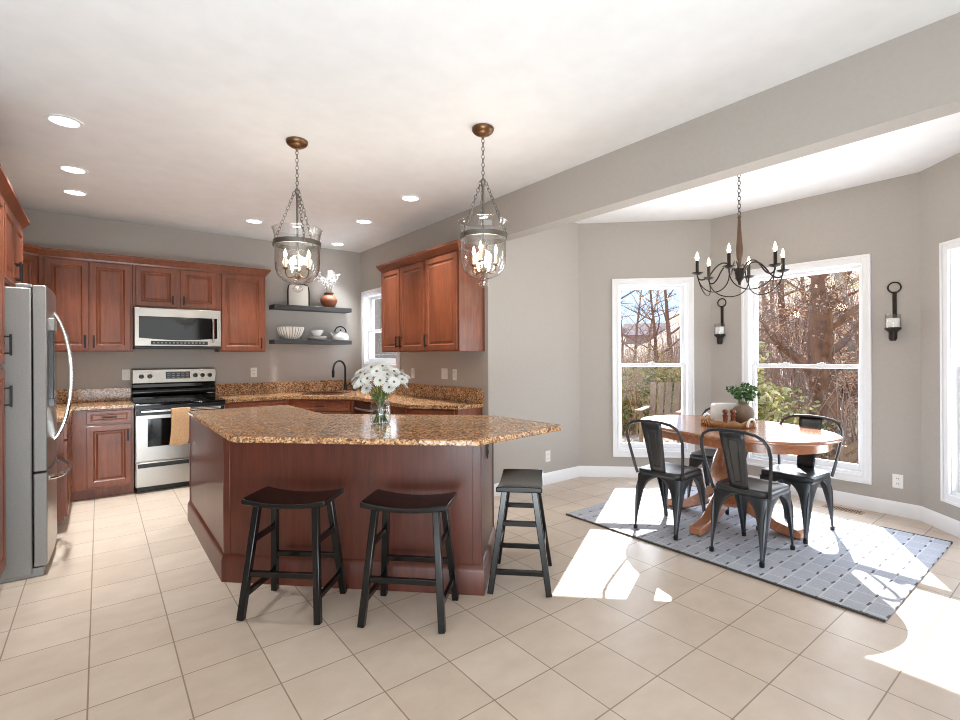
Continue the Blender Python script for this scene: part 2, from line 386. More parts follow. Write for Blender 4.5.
WZ0, WZ1 = 0.235, 2.27            # window casings, outer
ci = 0.065
def opening(s0, s1, z0, z1): return (s0 + ci, s1 - ci, z0 + ci, z1 - ci)
wins = {}
w1 = (0.372, 1.272, WZ0, WZ1); w2 = (0.345, 1.465, WZ0, 2.29); w3 = (0.235, 1.185, WZ0, WZ1); wk = (0.09, 1.21, 1.22, 2.33)
wallseg('wall_back', (XL - .15, B), (A + .15, B), 0.15, 0, H)
_, pk, rk, _ = wallseg('wall_right', (A, B), (A, 3.82), 0.15, 0, H, [opening(*wk)])
wallseg('wall_left', (XL, 2.35), (XL, B), 0.15, 0, H, ext=(0, 0.15))
wallseg('wall_bay_side', C[0], C[1], 0.15, 0, H, ext=(-0.15, 0.06))
_, p1, r1, _ = wallseg('wall_bay_left', C[1], C[2], 0.15, 0, H, [opening(*w1)], ext=(0.06, 0.06))
_, p2, r2, _ = wallseg('wall_bay_center', C[2], C[3], 0.15, 0, H, [opening(*w2)], ext=(0.06, 0.06))
_, p3, r3, _ = wallseg('wall_bay_right', C[3], C[4], 0.15, 0, H, [opening(*w3)], ext=(0.06, 0.06))
wallseg('wall_bay_near', C[4], C[5], 0.15, 0, H, ext=(0.06, -0.15))
wallseg('wall_family_right', (A, 0.0), (A, -5.05), 0.15, 0, H)
wallseg('wall_family_front', (A + .15, -5.05), (-4.6, -5.05), 0.15, 0, H)
wallseg('wall_family_left', (-4.45, -5.05), (-4.45, 2.2), 0.15, 0, H)
wallseg('wall_family_back', (-4.6, 2.2), (XL, 2.2), 0.15, 0, H)
struct(MB().box(A, A + .155, 0.0, 3.82, HB, H - .0005).build('wall_header', M['wall'], smooth=0))
bp = [(0, 0), (.016, 0), (.016, .098), (.010, .112), (.004, .122), (0, .122)]
for nm, path in (('baseboard_bay_side', C[0:2]), ('baseboard_bay_left', C[1:3]), ('baseboard_bay_center', C[2:4]), ('baseboard_bay_right', C[3:5]), ('baseboard_bay_near', C[4:6]), ('baseboard_family', [(A, 0), (A, -5.05)])):
    struct(MB().sweep(path, bp).build(nm, M['white']))

def window(name, p, rz, s, lock=2):
    s0, s1, z0, z1 = s
    root = bpy.data.objects.new(name, None); COL.objects.link(root); root.location = (p[0], p[1], 0); root.rotation_euler = (0, 0, rz); struct(root)
    def ring(b, a0, a1, c0, c1, w, y0, y1, wb=None):
        wb = wb or w
        b.box(a0, a0 + w, y0, y1, c0, c1); b.box(a1 - w, a1, y0, y1, c0, c1); b.box(a0 + w, a1 - w, y0, y1, c0, c0 + wb); b.box(a0 + w, a1 - w, y0, y1, c1 - w, c1)
        return b
    b = ring(MB(), s0, s1, z0, z1, 0.072, -0.018, 0.0); ring(b, s0, s1, z0, z1, 0.022, -0.027, -0.018); ring(b, s0 + .055, s1 - .055, z0 + .055, z1 - .055, 0.017, -0.024, -0.018)
    b.build('casing', M['white'], root, bevel=.003)
    a0, a1, c0, c1 = opening(*s)
    ring(MB(), a0, a1, c0, c1, 0.013, 0.0, 0.15, 0.03).build('jamb', M['white'], root)
    zm = 1.28 if z0 < 1 else (z0 + z1) / 2 - .02
    a0 += .013; a1 -= .013; c0 += .03; c1 -= .013
    for nm, y, zz0, zz1, bw in (('upper_sash', .085, zm - .02, c1, .036), ('lower_sash', .045, c0, zm + .02, .055)):
        sa = ring(MB(), a0, a1, zz0, zz1, 0.036, y, y + .034, bw).build(nm, M['white'], root, bevel=.003)
        MB().box(a0 + .03, a1 - .03, y + .016, y + .020, zz0 + bw - .006, zz1 - .03).build('pane', M['glass'], sa)
    for k in range(lock):
        lx = a0 + (a1 - a0) * ((k + 1) / (lock + 1) if lock > 1 else .5)
        b = MB().box(lx - .035, lx + .035, .028, .05, zm + .02, zm + .030).box(lx - .012, lx + .018, .026, .046, zm + .030, zm + .040)
        b.build('sash_lock', M['white'], root, bevel=.002)
    return root
window('window_1', p1, r1, w1, 1); window('window_2', p2, r2, w2, 2); window('window_3', p3, r3, w3, 1); window('window_4', pk, rk, wk, 1)

# ================================================================== KITCHEN CABINETS
STEP = [(0, 0), (0, -.017), (.003, -.020), (.050, -.020), (.056, -.013), (.062, -.009), (.070, -.009), (.088, -.0165), (.094, -.0165)]
STEPD = [(0, 0), (0, -.017), (.003, -.020), (.026, -.020), (.030, -.012), (.036, -.012), (.046, -.0165)]
CROWN = [(0, -.006), (.010, -.006), (.014, .012), (.020, .016), (.046, .052), (.050, .056), (.054, .058), (.054, .078), (0, .078)]
def pull(x, za, zb, door, y=-.020, horiz=False):
    b = MB()
    if horiz:
        b.box(x - .06, x + .06, y - .034, y - .024, za - .006, za + .006)
        for s in (-1, 1): b.box(x + s * .048 - .005, x + s * .048 + .005, y - .026, y + .002, za - .005, za + .005)
    else:
        b.box(x - .008, x + .008, y - .036, y - .024, za, zb)
        for z in (za + .014, zb - .014): b.box(x - .005, x + .005, y - .026, y + .002, z - .005, z + .005)
    return b.build('handle', M['blackmetal'], door, bevel=.0015)
def cabinet(name, label, loc, rz, W_, z0, z1, D, doors=(), drawers=(), crown=None, toe=0, group=None, mat=None, ends=()):
    mat = mat or M['cherry']
    r = thing(name, label, 'cabinet', loc, rz, group)
    MB().box(0, W_, 0, D, z0 + toe, z1).build('body', mat, r, bevel=.002)
    if toe: MB().box(0, W_, .07, D, 0, toe).build('toe_kick', mat, r)
    for x0, x1, a, b, hd in doors:
        d = MB().panel(x0, x1, a, b, STEP).build('door', mat, r, smooth=20)
        if hd: pull(hd[0], hd[1], hd[2], d)
    for x0, x1, a, b, hd in drawers:
        d = MB().panel(x0, x1, a, b, STEPD).build('drawer_front', mat, r, smooth=20)
        if hd: pull((x0 + x1) / 2, (a + b) / 2, 0, d, horiz=True)
    if crown: MB().sweep(crown, CROWN, z1 - .002).build('crown_molding', mat, r, smooth=20)
    return r
yb = B - .31        # carcass front of the wall cabinets on the back wall
UB, UT = 1.46, 2.405
GU = 'cherry wall cabinets along the back wall'
# corner, diagonal
cb = thing('corner_cabinet', 'diagonal cherry corner wall cabinet mostly hidden behind the fridge', 'cabinet', (0, 0, 0), 0, GU)
MB().prism([(-.47, yb), (-.47, B - .002), (XL + .002, B - .002), (XL + .002, 6.06), (-.69, 6.06), (-.69, 6.28)], UB, UT).build('body', M['cherry'], cb, bevel=.002)
dv = MB(); L_ = math.hypot(.22, .25); dv.xf = Matrix.Translation((-.69, 6.28, 0)) @ Matrix.Rotation(math.atan2(.25, .22), 4, 'Z')
dv.panel(.03, L_ - .03, UB + .015, UT - .02, STEP).build('door', M['cherry'], cb, smooth=20)
MB().sweep([(-.69, 6.06), (-.69, 6.28), (-.47, yb), (-.4685, yb)], CROWN, UT - .002).build('crown_molding', M['cherry'], cb, smooth=20)
x0 = -.468
cabinet('wall_cabinet', 'tall cherry double-door wall cabinet left of the microwave', (x0, yb, 0), 0, .285 - x0 - .001, UB, UT, .308,
        [(-.425 - x0, -.085 - x0, UB + .015, UT - .02, (-.115 - x0, UB + .04, UB + .17)), (-.075 - x0, .265 - x0, UB + .015, UT - .02, (-.045 - x0, UB + .04, UB + .17))],
        crown=[(0, 0), (.285 - x0 - .001, 0)], group=GU)
cabinet('wall_cabinet', 'short cherry double-door cabinet above the microwave', (.286, yb, 0), 0, .828, 1.945, UT, .308,
        [(.025, .395, 1.96, UT - .02, (.362, 1.985, 2.085)), (.435, .80, 1.96, UT - .02, (.468, 1.985, 2.085))], crown=[(0, 0), (.828, 0)], group=GU)
cabinet('wall_cabinet', 'single-door cherry wall cabinet right of the microwave beside the shelves', (1.115, yb, 0), 0, .515, UB, UT, .308,
        [(.025, .485, UB + .015, UT - .02, (.455, UB + .04, UB + .17))], crown=[(0, 0), (.515, 0), (.515, .308)], group=GU)
# right wall cabinets: local x runs toward the camera
xr = A - .31; RB, RT = 1.445, 2.42
GR = 'cherry wall cabinets on the window wall'
cabinet('wall_cabinet', 'double-door cherry wall cabinet nearest the sink window', (xr, 5.505, 0), -PI / 2, 1.02, RB, RT, .308,
        [(.02, .47, RB + .015, RT - .02, (.44, RB + .05, RB + .18)), (.495, 1.0, RB + .015, RT - .02, (.525, RB + .05, RB + .18))], crown=[(0, .308), (0, 0), (1.02, 0)], group=GR)
cabinet('wall_cabinet', 'single-door cherry wall cabinet at the wall end with pale side panel', (xr, 4.484, 0), -PI / 2, .614, RB, RT, .308,
        [(.02, .594, RB + .015, RT - .02, (.05, RB + .05, RB + .18))], crown=[(0, 0), (.614, 0), (.614, .308)], group=GR)
# base cabinets
GB = 'cherry base cabinets under the granite'
CT = .885
cabinet('base_cabinet', 'cherry base cabinet with one drawer and door left of the range', (-.225, 6.20, 0), 0, .500, 0, CT, .638,
        [(.125, .480, .125, .725, (.45, .56, .68))], [(.125, .480, .745, .870, True)], toe=.105, group=GB)
cabinet('base_cabinet', 'cherry base cabinet standing in the gap beyond the fridge', (-.226, 5.18, 0), PI / 2, 1.00, 0, CT, .78,
        [(.04, .50, .125, .725, None), (.52, .96, .125, .725, None)], [(.04, .50, .745, .870, None), (.52, .96, .745, .870, None)], toe=.105, group=GB)
cabinet('base_cabinet', 'cherry base cabinet with wide drawer right of the range', (1.112, 6.20, 0), 0, .69, 0, CT, .638,
        [(.03, .33, .125, .725, None), (.36, .66, .125, .725, None)], [(.03, .66, .745, .870, True)], toe=.105, group=GB)
sk = thing('sink_cabinet', 'diagonal cherry corner base cabinet under the sink', 'cabinet', (0, 0, 0), 0, GB)
MB().prism([(1.803, 6.20), (1.803, B - .002), (A - .002, B - .002), (A - .002, 5.62), (2.40, 5.62)], .105, CT).build('body', M['cherry'], sk, bevel=.002)
MB().prism([(1.803, 6.30), (1.803, B - .01), (A - .01, B - .01), (A - .01, 5.62), (2.46, 5.62)], 0, .105).build('toe_kick', M['cherry'], sk)
L_ = math.hypot(.597, .58)
for a, b_, c, d_, st, nm in ((.05, L_ - .05, .745, .870, STEPD, 'drawer_front'), (.05, L_ / 2 - .01, .125, .725, STEP, 'door'), (L_ / 2 + .01, L_ - .05, .125, .725, STEP, 'door')):
    dv = MB(); dv.xf = Matrix.Translation((1.803, 6.20, 0)) @ Matrix.Rotation(math.atan2(-.58, .597), 4, 'Z')
    o = dv.panel(a, b_, c, d_, st).build(nm, M['cherry'], sk, smooth=20)
    if nm == 'drawer_front':
        h_ = MB(); h_.xf = dv.xf; h_.box(L_ / 2 - .06, L_ / 2 + .06, -.054, -.044, .80, .812); h_.box(L_ / 2 - .05, L_ / 2 - .04, -.046, -.018, .80, .812); h_.box(L_ / 2 + .04, L_ / 2 + .05, -.046, -.018, .80, .812)
        h_.build('handle', M['blackmetal'], o)
dwn = thing('dishwasher', 'dark steel dishwasher with bowed handle beside the sink cabinet', 'dishwasher', (2.40, 5.618, 0), -PI / 2)
MB().box(.002, .60, .02, .60, .10, CT).build('body', M['black'], dwn)
dd = MB().box(.006, .596, -.012, .02, .11, .87).build('door', M['dishw'], dwn, bevel=.004)
MB().tube(bez((.06, -.012, .79), (.14, -.075, .79), (.46, -.075, .79), (.54, -.012, .79), 12), .012, 8).build('handle', M['steel'], dd)
MB().box(.01, .59, .07, .60, 0, .10).build('toe_kick', M['black'], dwn)
cabinet('base_cabinet', 'cherry base cabinet with drawers between dishwasher and the wall end', (2.40, 5.017, 0), -PI / 2, .72, 0, CT, .618,
        [(.03, .345, .125, .725, None), (.375, .69, .125, .725, None)], [(.03, .345, .745, .870, True), (.375, .69, .745, .870, True)], toe=.105, group=GB)
ec = thing('base_cabinet', 'angled cherry end base cabinet with pale end panel at the wall end', 'cabinet', (0, 0, 0), 0, GB)
MB().prism([(2.40, 4.296), (A - .002, 4.296), (A - .002, 3.915), (2.72, 3.915)], .105, CT).build('body', M['cherry'], ec, bevel=.002)
MB().prism([(2.47, 4.296), (A - .01, 4.296), (A - .01, 3.95), (2.76, 3.95)], 0, .105).build('toe_kick', M['cherry'], ec)
L_ = math.hypot(.32, .381); dv = MB(); dv.xf = Matrix.Translation((2.40, 4.296, 0)) @ Matrix.Rotation(math.atan2(-.381, .32), 4, 'Z')
dv.panel(.03, L_ - .03, .125, .87, STEP).build('door', M['cherry'], ec, smooth=20)
# counters
ctl = MB().prism([(XL + .002, 5.18), (-.20, 5.18), (-.20, 6.17), (.279, 6.17), (.279, B - .002), (XL + .002, B - .002)], CT + .001, .922).build('granite_countertop', M['granite'], bevel=.006)
tag(ctl, 'granite countertop piece left of the range turning behind the fridge', 'countertop')
b = MB().box(XL + .002, .279, B - .024, B - .001, .922, 1.065); b.build('backsplash', M['granite'], ctl, bevel=.003)
hole = [(2.02, 6.33), (2.30, 6.61), (2.62, 6.29), (2.34, 6.01)]
outer = [(1.112, 6.17), (1.79, 6.17), (2.37, 5.61), (2.37, 4.285), (2.70, 3.885), (A - .002, 3.885), (A - .002, B - .002), (1.112, B - .002)]
ctr = MB().prism([*outer[:2], hole[0], hole[1], hole[2], hole[3], (hole[0][0] + .0005, hole[0][1] - .0005), (outer[1][0] + .0005, outer[1][1] - .0005), *outer[2:]], CT + .001, .922).build('granite_countertop', M['granite'])
tag(ctr, 'granite countertop piece from the range round the sink corner to the wall end', 'countertop')
MB().box(1.112, A - .002, B - .024, B - .001, .922, 1.065).box(A - .024, A - .001, 3.885, B - .024, .922, 1.065).build('backsplash', M['granite'], ctr, bevel=.003)
sn = thing('sink', 'dark copper drop-in sink set diagonally in the granite corner', 'sink', (2.32, 6.31, .922), PI / 4)
b = MB(); o_ = rrect(-.225, .225, -.255, .255, .05); i_ = rrect(-.195, .195, -.205, .205, .05); i2 = rrect(-.18, .18, -.19, .19, .05)
b.rings([[(x, y, .001) for x, y in o_], [(x, y, .010) for x, y in o_], [(x, y, .010) for x, y in i_], [(x, y, -.15) for x, y in i2]], True, False, True)
b.build('basin', M['copper'], sn); MB().lathe([(.03, -.149), (.03, -.145), (.01, -.146)], 12).build('drain', M['chrome'], sn)
fa = thing('faucet', 'black gooseneck pull-down faucet behind the corner sink', 'faucet', (2.71, 6.66, .922), PI * 1.14)
MB().lathe([(.030, 0), (.030, .012), (.022, .02), (.018, .10), (.016, .12)], 16).build('base', M['blackmetal'], fa)
pts = [(0, 0, .10), (0, 0, .30)] + arc((.115, 0, .30), .115, PI, .12, 12, 'xz') + [(.232, 0, .28)]
MB().tube(pts, .0135, 10).build('spout', M['blackmetal'], fa)
MB().lathe([(.017, .0), (.020, -.02), (.018, -.09), (.012, -.10)], 12, (.233, 0, .29)).build('spray_head', M['blackmetal'], fa)
MB().tube([(0, .015, .07), (0, .05, .075), (0, .09, .11)], .008, 8).build('lever', M['blackmetal'], fa)
sp_ = thing('soap_dispenser', 'small black soap dispenser standing right of the faucet', 'soap dispenser', (2.79, 6.53, .922), PI * 1.25)
MB().lathe([(.028, 0), (.028, .05), (.024, .10), (.012, .115), (.010, .14)], 14).build('bottle', M['blackmetal'], sp_)
MB().tube([(0, 0, .13), (0, 0, .16), (.05, 0, .165)], .006, 6).build('pump', M['blackmetal'], sp_)
cu = MB().lathe([(.032, 0), (.036, .08), (.034, .08), (.030, .006)], 16, cap0=True).build('cup', M['peach']); cu.location = (2.62, 5.72, .9222)
tag(cu, 'small peach cup on the granite counter behind the daisies', 'cup')

# ================================================================== RANGE, MICROWAVE, FRIDGE
rg = thing('range', 'stainless electric range with black glass cooktop against the back wall', 'range', (.2835, 6.18, 0))
RW = .824
MB().box(0, RW, .02, .63, .06, .895).build('body', M['steel'], rg, bevel=.003)
MB().box(.02, RW - .02, .06, .60, 0, .06).build('base', M['black'], rg)
ck = MB().box(-.002, RW + .002, -.005, .57, .896, .918).build('cooktop', M['blackglass'], rg, bevel=.004)
for x, y, r in ((.21, .15, .10), (.60, .15, .085), (.21, .40, .075), (.60, .40, .10)):
    MB().lathe([(r, .9181), (r, .9186), (r - .006, .9186), (r - .006, .9181)], 28, (x, y, 0), False, False).build('burner', M['slot'], ck)
MB().box(0, RW, -.004, .02, .862, .895).build('vent_trim', M['black'], rg)
od = MB().box(.004, RW - .004, -.024, .02, .325, .86).build('oven_door', M['steel'], rg, bevel=.006)
MB().box(.105, RW - .105, -.0275, -.02, .475, .765).build('window', M['blackglass'], od, bevel=.002)
MB().box(.01, RW - .01, -.028, -.02, .800, .860).build('top_band', M['black'], od, bevel=.002)
MB().tube([(.05, -.024, .845), (.052, -.062, .845), (RW - .052, -.062, .845), (RW - .05, -.024, .845)], .013, 10).build('handle', M['chrome'], od)
dr = MB().box(.004, RW - .004, -.024, .02, .065, .315).build('storage_drawer', M['steel'], rg, bevel=.006)
MB().box(.02, RW - .02, -.028, -.02, .262, .305).build('grip', M['black'], dr, bevel=.004)
bg = MB(); prof = [(.57, .90), (.575, 1.10), (.60, 1.108), (.63, 1.108), (.63, .90)]
bgo = bg.rings([[(x, y, z) for y, z in prof] for x in (.0, RW)], True, True, True).build('backguard', M['blackglass'], rg, bevel=.006)
MB().rings([[(x, .575 - .045 * math.sin(PI * k / 8), 1.005 + .055 * math.cos(PI * k / 8)) for k in range(9)] for x in (.004, RW - .004)], True, True, True).build('curved_ledge', M['blackglass'], bgo)
cp = MB(); prof = [(.535, 1.105), (.552, 1.265), (.575, 1.272), (.65, 1.272), (.65, 1.105)]
cp.rings([[(x, y, z) for y, z in prof] for x in (.0, RW)], True, True, True); cpo = cp.build('control_panel', M['steel'], rg, bevel=.008)
def on_panel(z): return .535 + (z - 1.105) * .017 / .16
MB().box(.315, .555, on_panel(1.19) - .004, .56, 1.145, 1.232).build('display', M['display'], cpo)
b = MB()
for i in range(5):
    for j in range(3): b.box(.33 + i * .046, .36 + i * .046, on_panel(1.19) - .0052, on_panel(1.19) - .003, 1.158 + j * .024, 1.170 + j * .024)
b.build('display_legend', M['disp_txt'], cpo)
for x in (.085, .165, .61, .685, .76):
    k = MB(); k.xf = Matrix.Translation((x, on_panel(1.185), 1.185)) @ Matrix.Rotation(PI / 2, 4, 'X')
    k.lathe([(.024, 0), (.024, .008), (.019, .012), (.017, .03), (.010, .031)], 16).box(-.004, .004, -.017, .017, .028, .036); k.build('knob', M['black'], cpo)
tw = MB(); n = 10; rows = []
path = [(-.042, .64), (-.043, .74), (-.045, .83), (-.050, .858), (-.062, .864), (-.074, .858), (-.080, .83), (-.081, .74), (-.080, .60), (-.078, .52), (-.076, .47)]
for t, (yy, zz) in enumerate(path):
    rows.append([(.31 + .17 * i / n - (.008 * (t - 7) if t > 7 else 0), yy + .0025 * math.sin(i * 1.3 + t * .3) * (t > 6 or t < 2), zz + (.007 * math.sin(i * .9) if t > 9 else 0)) for i in range(n + 1)])
twr = tw.rings(rows, False).build('dish_towel', M['towel'], None, solid=.006)
twr.location = (.2835, 6.18, 0)
tag(twr, 'tan dish towel hanging over the oven door handle', 'towel')

mw = thing('microwave', 'stainless over-the-range microwave under the short cherry cabinet', 'microwave', (.292, 6.44, 1.492))
MW, MH = .822, .445
MB().box(0, MW, .03, .395, .012, MH).build('body', M['steel_side'], mw, bevel=.003)
md = MB(); md.rings([[(x, -.028, .028), (x, .03, .028), (x, .03, MH - .002), (x, -.028, MH - .002)] for x in (0, MW)], True, True, True)
mdo = md.build('door', M['steel'], mw, bevel=.006)
wx = [(.04 + (MW - .08) * i / 12) for i in range(13)]
bw = MB(); up = [(x, -.0305, MH - .095) for x in wx]; lo = [(x, -.0305, .118 - .022 * math.sin(PI * i / 12)) for i, x in enumerate(wx)]
up2 = [(x, -.02, z) for x, y, z in up]; lo2 = [(x, -.02, z) for x, y, z in lo]
bw.rings([up2, up, lo, lo2], False, False, False); bw.build('window', M['blackglass'], mdo)
b = MB(); b.box(.145, .685, -.031, -.02, .045, .085); b.build('control_strip', M['black'], mdo)
b = MB()
for i in range(14): b.box(.165 + i * .036, .185 + i * .036, -.0316, -.03, .058, .074)
b.build('button_legend', M['disp_txt'], mdo)
MB().tube([(.735, -.028, .34), (.735, -.07, .335), (.735, -.076, .22), (.735, -.07, .085), (.735, -.028, .08)], .011, 10).build('handle', M['chrome'], mdo)
MB().box(.0, MW, -.02, .39, 0, .026).build('bottom_vent', M['black'], mw, bevel=.004)

# pantry + over-fridge cabinet (fronts face +X)
xp = -.475
GP = 'tall cherry cabinets around the fridge'
cabinet('pantry_cabinet', 'tall cherry pantry at the left frame edge beside the fridge', (xp, 3.30, 0), PI / 2, .925, 0, 2.385, .54,
        [(.03, .905, .125, 1.33, (.865, 1.10, 1.23)), (.03, .905, 1.365, 2.365, (.865, 1.415, 1.545))], crown=[(0, .54), (0, 0), (.925, 0)], toe=.105, group=GP)
cabinet('fridge_cabinet', 'cherry double-door cabinet mounted above the fridge', (xp, 4.226, 0), PI / 2, .954, 1.89, 2.385, .54,
        [(.025, .47, 1.905, 2.365, (.44, 1.93, 2.06)), (.485, .93, 1.905, 2.365, (.515, 1.93, 2.06))], crown=[(0, 0), (.954, 0), (.954, .54)], group=GP)
fr = thing('refrigerator', 'stainless french-door refrigerator on the left beside the pantry', 'refrigerator', (-.255, 4.252, 0), PI / 2)
FW = .905
MB().box(0, FW, .085, .74, .02, 1.845).build('body', M['steel_side'], fr, bevel=.008)
MB().box(.01, FW - .01, .03, .74, 0, .058).build('base_grille', M['steel_side'], fr, bevel=.004)
def fdoor(nm, a, b_, c, d_):
    m = MB(); n = 8
    rs = []
    for z in (c, d_):
        rs.append([(a + (b_ - a) * i / n, .012 - .016 * math.sin(PI * (a + (b_ - a) * i / n) / FW), z) for i in range(n + 1)] + [(b_, .078, z), (a, .078, z)])
    m.rings(rs, True, True, True)
    for i in range(n, len(m.m)): m.m[i] = 1
    return m.build(nm, [M['steel'], M['steel_side']], fr, bevel=.006)
f1 = fdoor('door', 0, FW / 2 - .003, .672, 1.865); f2 = fdoor('door', FW / 2 + .003, FW, .672, 1.865); f3 = fdoor('freezer_drawer', 0, FW, .065, .660)
for d_, x in ((f1, FW / 2 - .05), (f2, FW / 2 + .05)):
    MB().tube(bez((x, .0, 1.72), (x, -.125, 1.55), (x, -.125, .98), (x, .0, .82), 18), .0115, 10).build('handle', M['chrome'], d_)
MB().tube(bez((.06, .01, .615), (.16, -.11, .60), (FW - .16, -.11, .60), (FW - .06, .01, .615), 18), .015, 10).build('handle', M['chrome'], f3)
dsp = MB().box(.10, .34, -.018, .02, 1.13, 1.58).build('dispenser', M['display'], f1, bevel=.004)
MB().box(.09, .35, -.021, .012, 1.58, 1.66).build('dispenser_panel', M['steel_side'], dsp, bevel=.003); MB().box(.09, .35, -.021, .012, 1.08, 1.13).build('drip_tray', M['display'], dsp, bevel=.003)
MB().box(.01, .10, .082, .16, 1.846, 1.872).build('hinge_cover', M['steel_side'], fr, bevel=.006)
MB().box(FW - .10, FW - .01, .082, .16, 1.846, 1.872).build('hinge_cover', M['steel_side'], fr, bevel=.006)

# ================================================================== ISLAND
il = thing('kitchen_island', 'angled cherry kitchen island base standing under the large granite top', 'island')
ib = [(.612, 4.93), (.612, 3.444), (1.758, 2.300), (2.238, 2.780), (1.43, 3.588), (1.43, 4.93)]
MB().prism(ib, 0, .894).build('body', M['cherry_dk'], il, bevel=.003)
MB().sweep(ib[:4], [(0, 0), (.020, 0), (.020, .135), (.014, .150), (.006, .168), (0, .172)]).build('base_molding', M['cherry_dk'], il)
def stile(p, q, s0, s1, z0, z1):
    p = Vector((*p, 0)); q = Vector((*q, 0)); b = MB(); b.xf = Matrix.Translation(p) @ Matrix.Rotation(math.atan2((q - p).y, (q - p).x), 4, 'Z')
    return b.box(s0, s1, -.006, .002, z0, z1)
L1 = 1.486; L2 = math.hypot(1.146, 1.144); L3 = .679
for p, q, a, c in ((ib[0], ib[1], 0, .05), (ib[0], ib[1], L1 - .06, L1), (ib[1], ib[2], 0, .04), (ib[1], ib[2], L2 - .05, L2), (ib[2], ib[3], 0, .04), (ib[2], ib[3], L3 - .04, L3)):
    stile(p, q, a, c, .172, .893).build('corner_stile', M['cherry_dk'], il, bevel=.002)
it = MB().prism([(.605, 4.99), (.605, 3.225), (.625, 3.195), (1.63, 2.203), (1.652, 2.188), (2.435, 2.285), (2.465, 2.32), (2.44, 3.03), (1.446, 4.0), (1.446, 4.99)], .895, .93).build('island_countertop', M['granite'], bevel=.008, seg=3)
tag(it, 'large angled granite island top carrying the daisies', 'countertop')

# ================================================================== WALL PLATES, LIGHT CANS, VENT
def plate(name, label, loc, rz, gangs=1, kind='outlet', dark=False):
    r = thing(name, label, 'outlet' if kind == 'outlet' else 'switch', loc, rz, 'wall plates')
    w = .075 + .046 * (gangs - 1)
    MB().box(-w / 2, w / 2, -.006, .0, -.06, .06).build('plate', M['blackmetal'] if dark else M['plate'], r, bevel=.003)
    for g in range(gangs):
        cx = (g - (gangs - 1) / 2) * .046
        if kind == 'outlet':
            for z in (-.022, .022):
                rc = MB().box(cx - .017, cx + .017, -.009, -.004, z - .015, z + .015).build('receptacle', M['blackmetal'] if dark else M['plate'], r, bevel=.004)
                MB().box(cx - .008, cx - .005, -.0095, -.008, z - .004, z + .008).box(cx + .005, cx + .008, -.0095, -.008, z - .004, z + .008).build('slots', M['slot'], rc)
        else:
            MB().box(cx - .016, cx + .016, -.010, -.004, -.034, .034).build('rocker', M['plate'], r, bevel=.003)
    return r
plate('outlet', 'white double-socket plate on back wall right of the range', (1.56, B - .0005, 1.20), 0)
plate('wall_plate', 'white plate partly hidden behind the left end of the range panel', (.235, B - .0005, 1.205), 0, kind='switch')
plate('light_switch', 'white rocker switch closest to the sink window casing', (A - .0005, 5.58, 1.17), -PI / 2, kind='switch')
plate('light_switch', 'white single rocker switch under the double-door window-wall cabinet', (A - .0005, 5.30, 1.19), -PI / 2, kind='switch')
plate('light_switch', 'white double rocker switch plate near the wall end above the counter', (A - .0005, 4.60, 1.20), -PI / 2, 2, kind='switch')
plate('outlet', 'white outlet nearest the wall end beside the double switch plate', (A - .0005, 4.40, 1.195), -PI / 2)
plate('outlet', 'white outlet low on the pale wall behind the end stool', (3.84, 3.8195, .30), 0)
plate('outlet', 'white outlet low on the wall right of the big window', (5.4095, 1.155, .30), -PI / 2)
u_ = Vector((.707, .707)); q_ = Vector(ib[2]) + u_ * .30
plate('outlet', 'dark outlet on the end face of the island', (q_.x + .004, q_.y - .004, .80), PI / 4, dark=True)
cans = [(-.17, 4.16, 'nearest round recessed ceiling light of the left row of three'), (-.16, 5.19, 'middle round recessed ceiling light of the left row of three'),
        (-.17, 5.90, 'farthest round recessed ceiling light of the left row of three'), (1.37, 5.95, 'round recessed ceiling light just left of the left pendant jar'),
        (2.35, 5.22, 'round recessed ceiling light just right of the left pendant, between the two pendants'), (2.54, 6.48, 'farthest round recessed ceiling light, above the floating shelves and sink corner'),
        (2.36, 4.18, 'round recessed ceiling light close left of the right pendant chain')]
c0 = thing('recessed_light', cans[0][2], 'recessed light', (cans[0][0], cans[0][1], H), 0, 'recessed kitchen ceiling lights')
MB().lathe([(.098, -.0005), (.098, -.006), (.080, -.008), (.074, -.004), (.074, -.0005)], 32, cap0=False, cap1=False).build('trim_ring', M['white'], c0)
MB().lathe([(.075, -.001), (.075, -.003), (.01, -.0035)], 32).build('lens', M['can'], c0)
ld = bpy.data.lights.new('downlight_glow', 'AREA'); ld.shape = 'DISK'; ld.size = 0.14; ld.energy = 9; ld.color = (0.95, 0.98, 1.0); ld.spread = math.radians(78)
lo_ = bpy.data.objects.new('downlight_glow', ld); COL.objects.link(lo_); lo_.parent = c0; lo_.location = (0, 0, -.012)
for x, y, lb in cans[1:]: dup(c0, (x, y, H), 0, lb)
vt = thing('floor_register', 'tan metal floor register beside the baseboard below the big window', 'floor vent', (5.255, 1.51, 0), PI / 2)
MB().box(-.15, .15, -.06, .06, .0005, .005).build('frame', M['vent'], vt, bevel=.002)
b = MB()
for i in range(14): b.box(-.128 + i * .0185, -.119 + i * .0185, -.04, .04, .004, .0056)
b.build('slots', M['slot'], vt)
